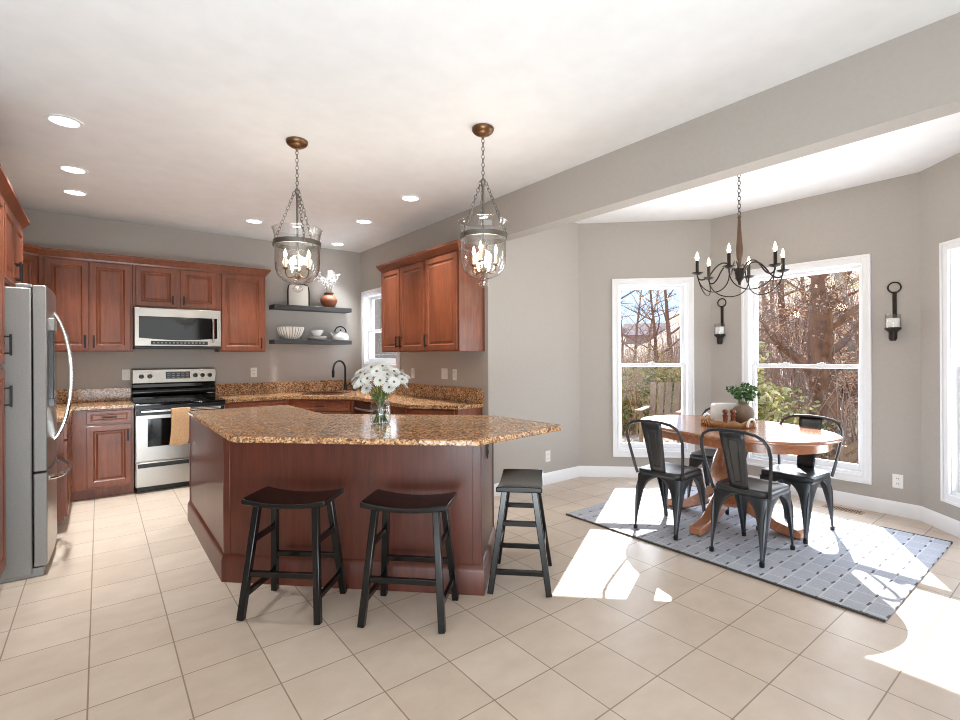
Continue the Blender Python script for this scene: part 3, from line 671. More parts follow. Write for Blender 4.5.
# ================================================================== BAR STOOLS
def make_stool(label, loc, rz):
    r = thing('bar_stool', label, 'stool', loc, rz, 'black saddle stools at the island')
    nx, ny = 14, 6; top = []; bot = []
    hw, hd = .235, .135
    for j in range(ny + 1):
        y = -hd + 2 * hd * j / ny; e = abs(y) / hd
        top.append([(-hw + 2 * hw * i / nx, y,   .610 + .026 * (abs(-1 + 2 * i / nx) ** 2.0) - .004 * (e ** 4)) for i in range(nx + 1)])
        bot.append([(-hw + 2 * hw * i / nx, y, .582 + .020 * (abs(-1 + 2 * i / nx) ** 2.0)) for i in range(nx + 1)])
    m = MB(); rs = []
    for a, b in zip(top, bot): rs.append(a + b[::-1])
    m.rings(rs, True, True, True); m.build('seat', M['stool'], r, bevel=.006)
    legs = {}
    for sx in (-1, 1):
        for sy in (-1, 1):
            t_, b_ = Vector((sx * .165, sy * .088, .597)), Vector((sx * .214, sy * .172, 0))
            legs[sx, sy] = (t_, b_)
            MB().bar(b_, t_, .036, .036).build('leg', M['stool'], r, bevel=.004)
    def at(k, z): t_, b_ = legs[k]; return b_ + (t_ - b_) * (z / .597)
    for sy in (-1, 1): MB().bar(at((-1, sy), .235), at((1, sy), .235), .030, .022, xref=(0, 0, 1)).build('stretcher', M['stool'], r, bevel=.003)
    for sx in (-1, 1):
        for z in (.125, .405): MB().bar(at((sx, -1), z), at((sx, 1), z), .030, .022, xref=(0, 0, 1)).build('side_rail', M['stool'], r, bevel=.003)
    return r
st = make_stool('black saddle bar stool nearest the range, left of the pair', (.86, 2.85, 0), math.radians(-44))
dup(st, (1.333, 2.377, 0), math.radians(-46), 'black saddle bar stool in the middle of the three, before the island')
dup(st, (2.08, 2.303, 0), math.radians(44.5), 'black saddle bar stool seen end-on beside the island end panel')

# ================================================================== DINING NOOK
rg_ = MB(); RX0, RX1, RY0, RY1 = 3.215, 4.935, .74, 2.975
rg_.rings([[(x, y, z) for x, y in rrect(RX0 + i, RX1 - i, RY0 + i, RY1 - i, .02, 2)] for z, i in ((.001, 0), (.008, 0), (.010, .003))], True, True, True)
rug = rg_.build('rug', M['rug']); tag(rug, 'grey woven rug with dashed pattern under the dining table', 'rug')
for xx in (RX0, RX1):
    bo = MB().box(xx - .006, xx + .006, RY0, RY1, .001, .012).build('edge_binding', M['slot'], rug); bo['label'] = 'dark bound edge'
b = MB()
for i in range(15):
    yy = RY0 + .08 + i * .15; b.ball((RX0 - .004, yy, .010), .011, 6, (1, 1.3, .7))
o = b.build('edge_knots', M['slot'], rug); o['kind'] = 'stuff'
TZ = .80
tb = thing('dining_table', 'oval honey-wood pedestal dining table standing on the rug in the bay', 'table', (4.15, 2.0, 0), math.radians(74.6))
def oval(a, b_, n=64, e=2.25):
    out = []
    for i in range(n):
        t = 2 * PI * i / n; c, s_ = math.cos(t), math.sin(t)
        out.append((a * math.copysign(abs(c) ** (2 / e), c), b_ * math.copysign(abs(s_) ** (2 / e), s_)))
    return out
ta, tb_ = .815, .575
rs = [[(x, y, z) for x, y in oval(ta - i, tb_ - i)] for i, z in ((.03, TZ - .028), (.008, TZ - .026), (0, TZ - .018), (0, TZ - .008), (.008, TZ))]
MB().rings(rs, True, True, True).build('tabletop', M['oak'], tb)
rs = [[(x, y, z) for x, y in oval(ta - i, tb_ - i)] for i, z in ((.06, TZ - .0285), (.06, TZ - .095), (.08, TZ - .095), (.08, TZ - .0285))]
MB().rings(rs, True, loop=True).build('apron', M['oak'], tb)
MB().lathe([(.15, .16), (.17, .17), (.17, .19), (.12, .22), (.105, .26), (.13, .34), (.145, .42), (.12, .52), (.09, .60), (.10, .64), (.14, .67), (.15, .69), (.15, TZ - .03)], 28).build('pedestal', M['oak'], tb)
MB().box(-.45, .45, -.05, .05, TZ - .09, TZ - .03).build('cross_brace', M['oak'], tb)
for k in range(4):
    a = math.radians(15.4 + 90 * k); rs = []
    for r, zt, zb, w in ((.08, .30, .16, .05), (.16, .27, .12, .048), (.28, .17, .065, .046), (.38, .105, .022, .045), (.49, .082, .0125, .048), (.54, .075, .0125, .05), (.555, .05, .0125, .045)):
        rs.append([(r * math.cos(a) - w * math.sin(a) * q, r * math.sin(a) + w * math.cos(a) * q, z) for q, z in ((-1, zb), (1, zb), (1, zt), (-1, zt))])
    MB().rings(rs, True, True, True).build('foot', M['oak'], tb, bevel=.01)

def make_chair(label, loc, rz):
    """faces +x; backrest at -x"""
    r = thing('metal_dining_chair', label, 'chair', loc, rz, 'gunmetal metal chairs round the dining table')
    SZ = .475; s = .19
    # pressed seat pan
    rs = []
    for i, z in ((.0, SZ - .045), (.0, SZ - .012), (.006, SZ - .003), (.018, SZ), (.05, SZ - .004), (.10, SZ - .008), (.15, SZ - .009)):
        rs.append([(x, y, z) for x, y in rrect(-s + i, s - i, -s + i, s - i, max(.012, .06 - i * .5), 5)])
    MB().rings(rs, True, False, True).build('seat', M['gun'], r, solid=.002)
    # pressed steel legs with arched skirts
    for sx in (-1, 1):
        for sy in (-1, 1):
            rs = []
            for z, w in ((.0, .018), (.06, .021), (.13, .029), (.20, .042), (.27, .057), (.32, .070), (.355, .086), (.38, .104), (.40, .126), (.414, .150), (.424, .172), (.4305, .186)):
                k = 1 - z / .43
                cx, cy = sx * (.188 + .060 * k), sy * (.188 - .010 * k)
                row = []
                for q in range(9):
                    t = (q - 4) / 4
                    rr = min(.03, w * .8)
                    if t <= -.25: ox, oy = -rr - (w - rr) * (-t - .25) / .75, 0
                    elif t >= .25: ox, oy = 0, -rr - (w - rr) * (t - .25) / .75
                    else:
                        a = (t + .25) / .5 * PI / 2; ox, oy = -rr + rr * math.sin(a), -rr + rr * math.cos(a); ox, oy = -rr * (1 - math.sin(a)), -rr * (1 - math.cos(a))
                    row.append((cx + sx * ox, cy + sy * oy, z))
                rs.append(row)
            lg = MB().rings(rs, False); lo = lg.build('leg', M['gun'], r, solid=.004)
            cx, cy = sx * .222, sy * .216; d = Vector((sx, sy, 0)).normalized()
            p = [Vector((sx * (.188 + .060 * (1 - z / .43)), sy * (.188 - .010 * (1 - z / .43)), z)) - d * .012 for z in (.03, .15, .24, .32, .37)]
            MB().tube(p, [.007, .011, .014, .013, .004], 8).build('rib', M['gun'], lo)
            MB().lathe([(.014, .0), (.016, .004), (.016, .03), (.010, .032)], 10, (sx * .238, sy * .170, .0)).build('foot_cap', M['black'], lo)
    # hoop back
    hw = .215; zt = .88
    pts = []
    for sy in (-1, 1):
        seg = [(-.17, sy * .192, .435), (-.190, sy * .202, .50), (-.220, sy * .220, .62), (-.250, sy * .232, .73), (-.268, sy * .226, .79), (-.280, sy * .202, .835), (-.288, sy * .155, .862), (-.292, sy * .09, .874)]
        pts = seg if sy == -1 else pts + [(-.293, 0, .878)] + seg[::-1]
    MB().tube(pts, .0115, 8).build('back_hoop', M['gun'], r)
    rs = []
    for k in range(9):
        t = k / 8; z = .462 + (.870 - .462) * t; x = -.180 - .112 * t ** 1.05; w = .062 + .024 * t
        rs.append([(x - .006 * (1 - (q / 3) ** 2), w * q / 3, z) for q in range(-3, 4)])
    sp = MB().rings(rs, False).build('splat', M['gun'], r, solid=.003)
    rs = []
    for k, t in enumerate((.16, .82)):
        pass
    P_ = lambda t, y: (-.180 - .112 * t ** 1.05 - .0085, y, .462 + .408 * t)
    loop = [P_(.14, -.022), P_(.45, -.026), P_(.80, -.031), P_(.85, -.026), P_(.85, .026), P_(.80, .031), P_(.45, .026), P_(.14, .022)]
    MB().tube(loop, .0042, 6, closed=True).build('embossed_frame', M['gun'], sp)
    return r
ch = make_chair('gunmetal metal chair at the left end, back towards the end stool', (3.625, 2.22, .010), math.radians(3))
dup(ch, (3.635, 1.59, .010), math.radians(-1), 'gunmetal metal chair in the foreground before the tray, back to the camera')
dup(ch, (4.315, 1.56, .010), math.radians(177), 'gunmetal metal chair on the right side, backed by the big window')
dup(ch, (4.50, 2.28, .010), math.radians(187), 'gunmetal metal chair mostly hidden on the far side by the wall corner')

# tray and what stands on it
TX, TY = 4.20, 2.03; tz = TZ
tr = thing('rattan_tray', 'round scalloped rattan tray at the middle of the dining table', 'tray', (TX, TY, tz), math.radians(-38))
MB().lathe([(.205, .0), (.21, .004), (.21, .010), (.0, .012)], 36, cap0=True, cap1=False).build('base', M['rattan'], tr)
n = 96; rs = []
for k in range(3):
    rs.append([((.208 + .004 * k) * math.cos(2 * PI * i / n), (.208 + .004 * k) * math.sin(2 * PI * i / n), .004 + (k / 2) * (.034 + .020 * abs(math.sin(12 * PI * i / n)))) for i in range(n)])
MB().rings(rs, True).build('scalloped_rim', M['rattan'], tr, solid=.010)
for a in (-1.15, PI - 1.15):
    c_, s_ = math.cos(a), math.sin(a); pp = []
    for i in range(11):
        t = PI * i / 10; u = .046 * math.cos(t); pp.append((.222 * c_ - u * s_, .222 * s_ + u * c_, .012 + .062 * math.sin(t)))
    h_ = MB().tube(pp, .010, 8).build('handle', M['plate'], tr); h_['label'] = 'pale wrapped arch handle'
ztr = tz + .012
vs = MB().lathe([(.045, .0), (.062, .012), (.082, .06), (.086, .095), (.075, .130), (.050, .150), (.042, .160), (.046, .175), (.042, .175), (.036, .16), (.045, .145), (.03, .02)], 28, cap1=True).build('stoneware_vase', M['tanpot'])
vs.location = (TX + .115, TY - .075, ztr); tag(vs, 'round taupe stoneware vase on the rattan tray holding greenery', 'vase')
gr = thing('greenery_bunch', 'bunch of small-leaved green stems in the taupe vase', 'plant', (TX + .115, TY - .075, ztr + .15))
b = MB(); lf = MB(); R2 = random.Random(3)
for k in range(26):
    a = R2.uniform(0, 2 * PI); sp_ = R2.uniform(.02, .15); hh = R2.uniform(.07, .17) * (1.1 - sp_ * 2)
    pts = bez((.012 * math.cos(a), .012 * math.sin(a), -.06), (.015 * math.cos(a), .015 * math.sin(a), .04), (sp_ * .7 * math.cos(a), sp_ * .7 * math.sin(a), hh), (sp_ * math.cos(a), sp_ * math.sin(a), hh + .02), 6)
    b.tube(pts, .0018, 5)
    for q in range(3, 7):
        for _ in range(4):
            p = Vector(pts[q]); d = Vector((R2.uniform(-1, 1), R2.uniform(-1, 1), R2.uniform(-.2, 1))).normalized(); s_ = d.orthogonal().normalized(); L = R2.uniform(.022, .038)
            s_ = (Matrix.Rotation(R2.uniform(0, 6), 3, d) @ s_) * L * .33
            lf.add([p, p + d * L * .5 + s_, p + d * L, p + d * L * .5 - s_], [(0, 1, 2, 3)])
b.build('stems', M['stem'], gr); lf.build('leaves', M['greens'], gr, smooth=0)
mp = [(.026, 0), (.026, .01), (.020, .03), (.017, .055), (.022, .07), (.023, .082), (.015, .088), (.014, .092), (.022, .098), (.025, .11), (.022, .122), (.010, .128)]
mo = MB().lathe(mp, 18).build('pepper_mill', M['mill']); mo.location = (TX - .075, TY - .015, ztr); tag(mo, 'dark wooden mill, left of the two on the tray', 'mill', 'wooden mills on the tray')
m2 = mo.copy(); COL.objects.link(m2); m2.location = (TX - .025, TY - .055, ztr); m2['label'] = 'dark wooden mill, right of the two, next to the taupe vase'
nb = MB(); pl = rrect(-.105, .105, 0, .165, .03, 5); nb.rings([[(x, y, z) for x, z in pl] for y in (-.035, .035)], True, True, True)
nbo = nb.build('white_canister', M['ceramic'], None, bevel=.008); nbo.location = (TX + .075, TY + .070, ztr); nbo.rotation_euler = (0, 0, math.radians(-38)); tag(nbo, 'white rounded ceramic holder standing behind the mills on the tray', 'holder')

# ================================================================== PENDANTS
def chain_links(m, a, b, L=.034, w=.010, r=.0022):
    a = Vector(a); b = Vector(b); d = (b - a); n = max(2, int(d.length / (L * .78))); t = d.normalized(); s1 = t.orthogonal().normalized(); s2 = t.cross(s1)
    for i in range(n):
        c = a + d * ((i + .5) / n); sd_ = s1 if i % 2 else s2; hl = L / 2
        pts = []
        for k in range(10):
            an = 2 * PI * k / 10; pts.append(c + t * hl * math.cos(an) + sd_ * w * math.sin(an))
        m.tube(pts, r, 5, closed=True)
    return m
def flame(c, r=.011, h=.05): return [(r * .55, 0), (r * .95, h * .2), (r, h * .35), (r * .7, h * .65), (r * .3, h * .88), (.001, h)]
def make_pendant(label, loc, rz):
    r = thing('pendant_light', label, 'pendant light', loc, rz, 'bell jar pendants over the island')
    MB().lathe([(.070, -.0005), (.075, -.006), (.074, -.016), (.066, -.030), (.048, -.044), (.026, -.052), (.012, -.056), (.008, -.070), (.003, -.078)], 28).build('canopy', M['bronze'], r)
    chain_links(MB(), (0, 0, -.072), (0, 0, -.34)).build('chain', M['chain'], r)
    MB().lathe([(.004, -.335), (.016, -.345), (.020, -.36), (.012, -.375), (.008, -.40), (.007, -.74), (.012, -.75), (.012, -.79), (.006, -.80), (.006, -.93), (.022, -.935), (.024, -.955), (.010, -.975)], 14).build('stem', M['chain'], r)
    RR = .158
    for k in range(3):
        a = 2 * PI * k / 3 + .5; c_, s_ = math.cos(a), math.sin(a)
        chain_links(MB(), (.018 * c_, .018 * s_, -.36), (RR * c_, RR * s_, -.715)).build('hanging_chain', M['chain'], r)
        MB().tube([(RR * c_, RR * s_, -.71), ((RR + .010) * c_, (RR + .010) * s_, -.725), ((RR + .004) * c_, (RR + .004) * s_, -.75)], .004, 6).build('hook', M['chain'], r)
    prof = [(.168, -.625), (.162, -.632), (.154, -.665), (.150, -.70), (.1495, -.75), (.149, -.86), (.145, -.91), (.130, -.955), (.100, -.985), (.055, -1.003), (.014, -1.008)]
    bell = MB().lathe(prof, 40, cap0=False, cap1=False).build('bell_jar', M['bell'], r, solid=.003)
    MB().lathe([(.014, -1.005), (.010, -1.015), (.022, -1.025), (.034, -1.04), (.030, -1.055), (.012, -1.065), (.002, -1.07)], 20).build('glass_finial', M['bell'], bell)
    MB().lathe([(.152, -.712), (.159, -.712), (.159, -.745), (.152, -.745), (.152, -.712)], 40, cap0=False, cap1=False).build('band', M['chain'], r)
    for k in range(3):
        a = 2 * PI * k / 3 + 1.2; c_, s_ = math.cos(a), math.sin(a)
        pp = bez((.012 * c_, .012 * s_, -.945), (.05 * c_, .05 * s_, -.985), (.088 * c_, .088 * s_, -.98), (.088 * c_, .088 * s_, -.915), 9)
        am = MB().tube(pp, .0045, 6).build('arm', M['bronze'], r)
        MB().lathe([(.006, -.918), (.018, -.910), (.020, -.902), (.012, -.900)], 14, (.088 * c_, .088 * s_, 0)).build('drip_cup', M['bronze'], am)
        MB().lathe([(.0105, -.902), (.0105, -.835), (.006, -.833)], 12, (.088 * c_, .088 * s_, 0)).build('candle_sleeve', M['ivory'], am)
        MB().lathe(flame(0, .012, .058), 12, (.088 * c_, .088 * s_, -.833)).build('bulb', M['bulb'], am)
    return r
def lamp_light(parent, z, power, rad=.06):
    l = bpy.data.lights.new('lamp_glow', 'POINT'); l.energy = power; l.color = (1, .86, .68); l.shadow_soft_size = rad
    o = bpy.data.objects.new('lamp_glow', l); COL.objects.link(o); o.parent = parent; o.location = (0, 0, z)
pd = make_pendant('left bell jar pendant with chains, hanging over the island', (1.10, 3.55, H), 0)
pe = dup(pd, (2.02, 2.60, H), .55, 'right bell jar pendant with chains, hanging nearer the beam')
lamp_light(pd, -.80, 5); lamp_light(pe, -.80, 5)

# ================================================================== CHANDELIER
cl = thing('chandelier', 'dark iron six-candle chandelier hanging in the bay over the table', 'chandelier', (4.14, 1.90, H), math.radians(-48))
MB().lathe([(.065, -.0005), (.065, -.01), (.03, -.03), (.006, -.04)], 24).build('canopy', M['iron'], cl)
chain_links(MB(), (0, 0, -.035), (0, 0, -.38), .040, .012, .0026).build('chain', M['iron'], cl)
MB().lathe([(.006, -.325), (.016, -.34), (.010, -.36), (.012, -.37), (.014, -.42), (.018, -.50), (.026, -.60), (.024, -.66), (.014, -.72), (.012, -.75)], 16).build('spindle', M['spindle'], cl)
MB().lathe([(.014, -.75), (.034, -.765), (.038, -.80), (.030, -.83), (.034, -.845), (.014, -.875), (.008, -.90)], 16).build('hub', M['iron'], cl)
RC = .328
for k in range(6):
    a = PI / 3 * k; c_, s_ = math.cos(a), math.sin(a); P3 = lambda rr, z: (rr * c_, rr * s_, z)
    pp = bez(P3(.03, -.79), P3(.10, -.66), P3(.17, -.72), P3(.22, -.80), 10) + bez(P3(.22, -.80), P3(.26, -.86), P3(RC, -.87), P3(RC, -.805), 8)[1:]
    am = MB().tube(pp, .0065, 6).build('arm', M['iron'], cl)
    MB().lathe([(.008, -.81), (.030, -.803), (.045, -.792), (.046, -.788), (.012, -.790)], 18, P3(RC, 0)).build('drip_cup', M['iron'], am)
    MB().lathe([(.015, -.79), (.0135, -.785), (.0135, -.69), (.008, -.688)], 12, P3(RC, 0)).build('candle_sleeve', M['iron'], am)
    MB().lathe(flame(0, .014, .072), 12, P3(RC, -.688)).build('bulb', M['bulb'], am)
    a2 = a + PI / 3; q0 = Vector(P3(RC, -.81)); q1 = Vector((RC * math.cos(a2), RC * math.sin(a2), -.81)); dn = Vector((0, 0, -.21))
    inn = (q0 + q1) * .5 * -.25; inn.z = 0
    MB().tube(bez(q0, q0 + dn + inn * .6, q1 + dn + inn * .6, q1, 14), .0045, 6).build('swag', M['iron'], am)
def lower(o):
    for c in o.children:
        if c.type == 'MESH' and not c.name.startswith(('canopy', 'chain')): c.data.transform(Matrix.Translation((0, 0, -.05))); lower(c)
lower(cl)
lamp_light(cl, -.66, 8, .2)

# ================================================================== SCONCES
def make_sconce(label, loc):
    r = thing('candle_sconce', label, 'sconce', loc, -PI / 2, 'black candle sconces either side of the big window')
    MB().tube([(.045 * math.cos(2 * PI * i / 20), -.012, .225 + .045 * math.sin(2 * PI * i / 20)) for i in range(20)], .006, 8, closed=True).build('ring', M['iron'], r)
    MB().box(-.014, .014, -.014, -.001, -.17, .19).build('strap', M['iron'], r, bevel=.003)
    MB().tube([(0, -.006, -.12), (0, -.05, -.15), (0, -.062, -.12)], .008, 8).build('bracket', M['iron'], r)
    MB().lathe([(.020, -.235), (.030, -.215), (.030, -.165), (.042, -.15), (.056, -.14), (.058, -.125), (.050, -.123)], 22, (0, -.062, 0)).build('holder', M['iron'], r)
    gl = MB().lathe([(.050, -.122), (.053, -.10), (.053, -.008)], 24, (0, -.062, 0), cap1=False).build('glass_cup', M['bell'], r, solid=.002)
    cn = MB().lathe([(.044, -.118), (.045, -.045), (.040, -.042), (.004, -.044)], 22, (0, -.062, 0)).build('candle', M['candle'], r)
    return r
sc = make_sconce('black candle sconce on the narrow wall left of the big window', (5.4095, 2.67, 1.745))
dup(sc, (5.4095, 1.17, 1.745), -PI / 2, 'black candle sconce on the wall right of the big window')

# ================================================================== SHELVES
def shelf(label, z):
    o = MB().box(0, 1.03, 0, .25, 0, .055).build('floating_shelf', M['shelf'], bevel=.003); o.location = (1.75, B - .2505, z)
    return tag(o, label, 'shelf', 'charcoal floating shelves')
shelf('upper charcoal floating shelf holding the frame and terracotta pot', 2.015); shelf('lower charcoal floating shelf holding white dishes', 1.565)
zu, zl = 2.070, 1.620
fm = thing('arched_frame', 'black arched frame with pale board leaning on the upper shelf', 'frame', (2.10, B - .10, zu + .001))
pp = [(-.14, 0, .004), (-.14, 0, .20), (-.132, 0, .26), (-.115, 0, .285), (-.08, 0, .298), (.08, 0, .298), (.115, 0, .285), (.132, 0, .26), (.14, 0, .20), (.14, 0, .004)]
MB().tube(pp, .008, 6).build('rim', M['blackmetal'], fm)
MB().box(-.125, .125, -.006, .006, 0, .285).build('board', M['mirror'], fm, bevel=.003)
tp = MB().lathe([(.060, 0), (.10, .035), (.128, .09), (.125, .125), (.095, .165), (.066, .18), (.066, .195), (.080, .215), (.072, .215), (.056, .19), (.08, .15), (.09, .04)], 28).build('terracotta_pot', M['terra'])
tp.location = (2.50, B - .13, zu); tp.scale = (.88, .88, .95); tag(tp, 'terracotta pot standing right of the frame on the upper shelf', 'pot')
fs = thing('blossom_branches', 'white blossom branches standing in the terracotta pot', 'flowers', (2.50, B - .13, zu + .19))
b = MB(); bl = MB(); R3 = random.Random(5)
for k in range(9):
    ex, ez, ey = R3.uniform(-.22, .16), R3.uniform(.16, .34), R3.uniform(-.09, .03)
    pts = bez((R3.uniform(-.03, .03), 0, -.10), (ex * .2, ey * .2, ez * .5), (ex * .6, ey * .6, ez * .8), (ex, ey, ez), 8); b.tube(pts, .0022, 5)
    for q in range(4, 9):
        for _ in range(5): bl.ball(Vector(pts[q]) + Vector((R3.uniform(-.035, .035), R3.uniform(-.03, .03), R3.uniform(-.03, .035))), R3.uniform(.006, .014), 6)
b.build('twigs', M['cream'], fs); o = bl.build('blossoms', M['petal'], fs); o['kind'] = 'stuff'
n = 72; rs = []
for r0, z in ((.055, 0), (.09, .015), (.135, .07), (.158, .13), (.165, .165), (.155, .165), (.125, .07), (.08, .02)):
    rs.append([((r0 + (.006 * math.cos(24 * 2 * PI * i / n) if .01 < z else 0)) * math.cos(2 * PI * i / n), (r0 + (.006 * math.cos(24 * 2 * PI * i / n) if .01 < z else 0)) * math.sin(2 * PI * i / n), z) for i in range(n)])
m = MB(); m.rings(rs[:5], True, True, False); bw = m
bowl = thing('ribbed_bowl', 'large white ribbed bowl at the left of the lower shelf', 'bowl', (1.98, B - .14, zl))
MB().rings(rs, True, True, True).build('shell', M['ceramic'], bowl)
b = MB()
for i in range(24):
    a = 2 * PI * (i + .5) / 24; b.tube([(rr * math.cos(a), rr * math.sin(a), z) for rr, z in ((.092, .018), (.133, .07), (.1545, .13), (.161, .16))], .0035, 5)
o = b.build('brown_rib_lines', M['cream'], bowl); o['label'] = 'thin brown glaze lines between ribs'
for i in range(3):
    p = MB().lathe([(.07, 0), (.08, .003), (.125, .014), (.128, .018), (.12, .018), (.07, .007)], 32).build('plate', M['ceramic']); p.location = (2.34, B - .13, zl + .0185 * i + .0002)
    tag(p, ['lowest white plate of the stack on the lower shelf', 'middle white plate of the stack on the lower shelf', 'top white plate of the stack, under the small bowls'][i], 'plate', 'stacked white plates')
for i in range(2):
    p = MB().lathe([(.045, 0), (.05, .004), (.085, .052), (.088, .058), (.082, .058), (.045, .010)], 28).build('small_bowl', M['ceramic']); p.location = (2.33, B - .13, zl + .0625 + .019 * i)
    tag(p, ['lower white small bowl resting on the stacked plates', 'upper white small bowl nested on the stack of plates'][i], 'bowl', 'small white bowls')
kt = thing('kettle', 'white kettle with black loop handle at right of the lower shelf', 'kettle', (2.66, B - .14, zl))
MB().lathe([(.085, 0), (.105, .01), (.112, .04), (.105, .075), (.075, .105), (.045, .115)], 28).build('body', M['ceramic'], kt)
MB().lathe([(.045, .115), (.043, .122), (.012, .128), (.010, .135)], 20).build('lid', M['ceramic'], kt)
MB().ball((0, 0, .146), .013, 10).build('knob', M['blackmetal'], kt)
MB().tube(arc((0, 0, .115), .082, .0, PI, 14, 'xz'), .009, 8).build('handle', M['blackmetal'], kt)
MB().tube([(-.09, 0, .06), (-.12, 0, .085), (-.14, 0, .11)], [.022, .016, .011], 10).build('spout', M['ceramic'], kt)

# ================================================================== DAISIES
VX, VY, VZ = 1.53, 3.14, .9305
jar = MB().lathe([(.050, .0), (.063, .006), (.068, .03), (.068, .120), (.062, .142), (.050, .160), (.047, .172), (.054, .188), (.054, .196)], 32, cap0=True, cap1=False).build('glass_jar', M['jar'], None, solid=.004)
jar.location = (VX, VY, VZ); tag(jar, 'clear glass jar vase of daisies standing on the island top', 'vase')
MB().lathe([(.044, .004), (.056, .008), (.0605, .03), (.0605, .098), (.02, .099)], 28).build('water', M['water'], jar)
hd = MB(); cen = MB()
NP = 18
for layer, (rr, L, zt) in enumerate(((.007, .040, .004), (.006, .036, .010))):
    for i in range(NP):
        a = 2 * PI * (i + layer * .5) / NP; c_, s_ = math.cos(a), math.sin(a); w = .0068
        def q(r, o, z): return (r * c_ - o * s_, r * s_ + o * c_, z)
        hd.add([q(rr, -w * .5, 0), q(rr, w * .5, 0), q(rr + L * .6, w, zt), q(rr + L, w * .45, zt - .002), q(rr + L, -w * .45, zt - .002), q(rr + L * .6, -w, zt)], [(0, 1, 2, 3, 4, 5)])
cen.ball((0, 0, .004), .009, 10, (1, 1, .7))
R4 = random.Random(11); pet_me = cen_me = None; first = None
spots = []
for ring_, (nn, rad, zz) in enumerate(((1, 0, .395), (6, .074, .385), (10, .130, .355), (12, .172, .310), (6, .160, .270))):
    for i in range(nn):
        a = 2 * PI * i / nn + ring_ * .4 + R4.uniform(-.15, .15); rr = rad * R4.uniform(.9, 1.08)
        spots.append((rr * math.cos(a), rr * math.sin(a), zz + R4.uniform(-.018, .018)))
for i, (dx, dy, dz) in enumerate(spots):
    r = thing('daisy', 'white daisy in the glass jar on the island', 'flower', (VX, VY, VZ), 0, 'daisies in the glass jar')
    d = (Vector((dx, dy, .11 + (dz - .25) * .9)) + Vector((R4.uniform(-.07, .07), R4.uniform(-.07, .07), 0)) + Vector((-.05, -.05, 0))).normalized(); rot = d.to_track_quat('Z', 'Y').to_matrix().to_4x4()
    if pet_me is None:
        po = hd.build('petals', M['petal'], r, smooth=0); co = cen.build('flower_center', M['daisyc'], r); pet_me, cen_me = po.data, co.data
    else:
        po = bpy.data.objects.new('petals', pet_me); co = bpy.data.objects.new('flower_center', cen_me)
        for o in (po, co): COL.objects.link(o); o.parent = r
    for o in (po, co): o.matrix_local = Matrix.Translation((dx, dy, dz)) @ rot
    a = math.atan2(dy, dx); k = min(1, math.hypot(dx, dy) / .17)
    tip = Vector((dx, dy, dz)) - d * .002
    pts = bez((-.050 * math.cos(a) * k, -.050 * math.sin(a) * k, .012), (-.02 * math.cos(a) * k, -.02 * math.sin(a) * k, .10), (.05 * k * math.cos(a), .05 * k * math.sin(a), .20), tip, 8)
    sm = MB().tube(pts, .0022, 5)
    for _ in range(5):
        t = R4.randint(2, 7); p = Vector(pts[t]); dd = Vector((R4.uniform(-1, 1), R4.uniform(-1, 1), R4.uniform(.1, 1))).normalized() * .035; s_ = dd.orthogonal().normalized() * .007
        if p.z > .13 or True: sm.add([p, p + dd * .5 + s_, p + dd, p + dd * .5 - s_], [(0, 1, 2, 3)]) if .17 < p.z < .30 else None
    sm.build('stem', M['stem'], r, smooth=0)
# ================================================================== OUTSIDE
R5 = random.Random(21)
def ground_z(x, y):
    # hillside that climbs behind the bay, lower towards the far left gap
    d = max(0.0, (x - 9) + .25 * max(0, -y)); az = math.atan2(y, x)
    k = .20 if az < .47 else .20 - .12 * min(1, (az - .47) / .12)
    return -1.1 + k * d + .25 * math.sin(x * .5 + y * .31) * min(1, d / 6)
nx, ny = 46, 60; rs = []
for j in range(ny + 1):
    y = -22 + 90 * j / ny; rs.append([(5.75 + 80 * (i / nx) ** 1.5, y, ground_z(5.75 + 80 * (i / nx) ** 1.5, y)) for i in range(nx + 1)])
gd = MB().rings(rs, False).build('ground', M['litter']); struct(gd)
def twig_tree(seed, h, spread=.35, levels=3, r0=.14, leaves=0, fork=5):
    q = random.Random(seed); m = MB(); lf = MB()
    def grow(p, d, L, r, lv):
        n = 5; pts = [p]; dd = d.copy()
        for i in range(n):
            dd = (dd + Vector((q.uniform(-1, 1), q.uniform(-1, 1), q.uniform(-.3, .6))) * (.10 if lv == 0 else .24)).normalized(); pts.append(pts[-1] + dd * L / n)
        m.tube(pts, [r * (1 - .75 * i / n) for i in range(n + 1)], 7 if lv == 0 else 4 if lv == 1 else 3, cap=False)
        if lv >= levels:
            return
        k = fork + 6 if lv == 0 else fork
        for _ in range(k):
            t = q.uniform(.28, 1) if lv == 0 else q.uniform(.15, 1); i = min(n - 1, int(t * n)); b0 = pts[i] + (pts[i + 1] - pts[i]) * (t * n - i)
            a = q.uniform(0, 2 * PI); side = Vector((math.cos(a), math.sin(a), q.uniform(-.1, .8))).normalized()
            nd = (dd * .35 + side).normalized(); L2_ = L * q.uniform(.28, .5) * (1.1 - .4 * t if lv == 0 else 1)
            grow(b0, nd, L2_, r * (1 - .75 * t) * .5 + .003, lv + 1)
            if leaves and lv >= 1:
                for _ in range(leaves):
                    c = b0 + nd * L2_ * q.uniform(.2, 1) + Vector((q.uniform(-1, 1), q.uniform(-1, 1), q.uniform(-1, 1))) * .15
                    u = Vector((q.uniform(-1, 1), q.uniform(-1, 1), q.uniform(-1, 1))).normalized() * .032; v = u.orthogonal().normalized() * .022
                    lf.add([c - u, c + v, c + u, c - v], [(0, 1, 2, 3)])
    grow(Vector((0, 0, -.3)), Vector((q.uniform(-.08, .08), q.uniform(-.08, .08), 1)).normalized(), h, r0, 0)
    return m, lf
protos = []
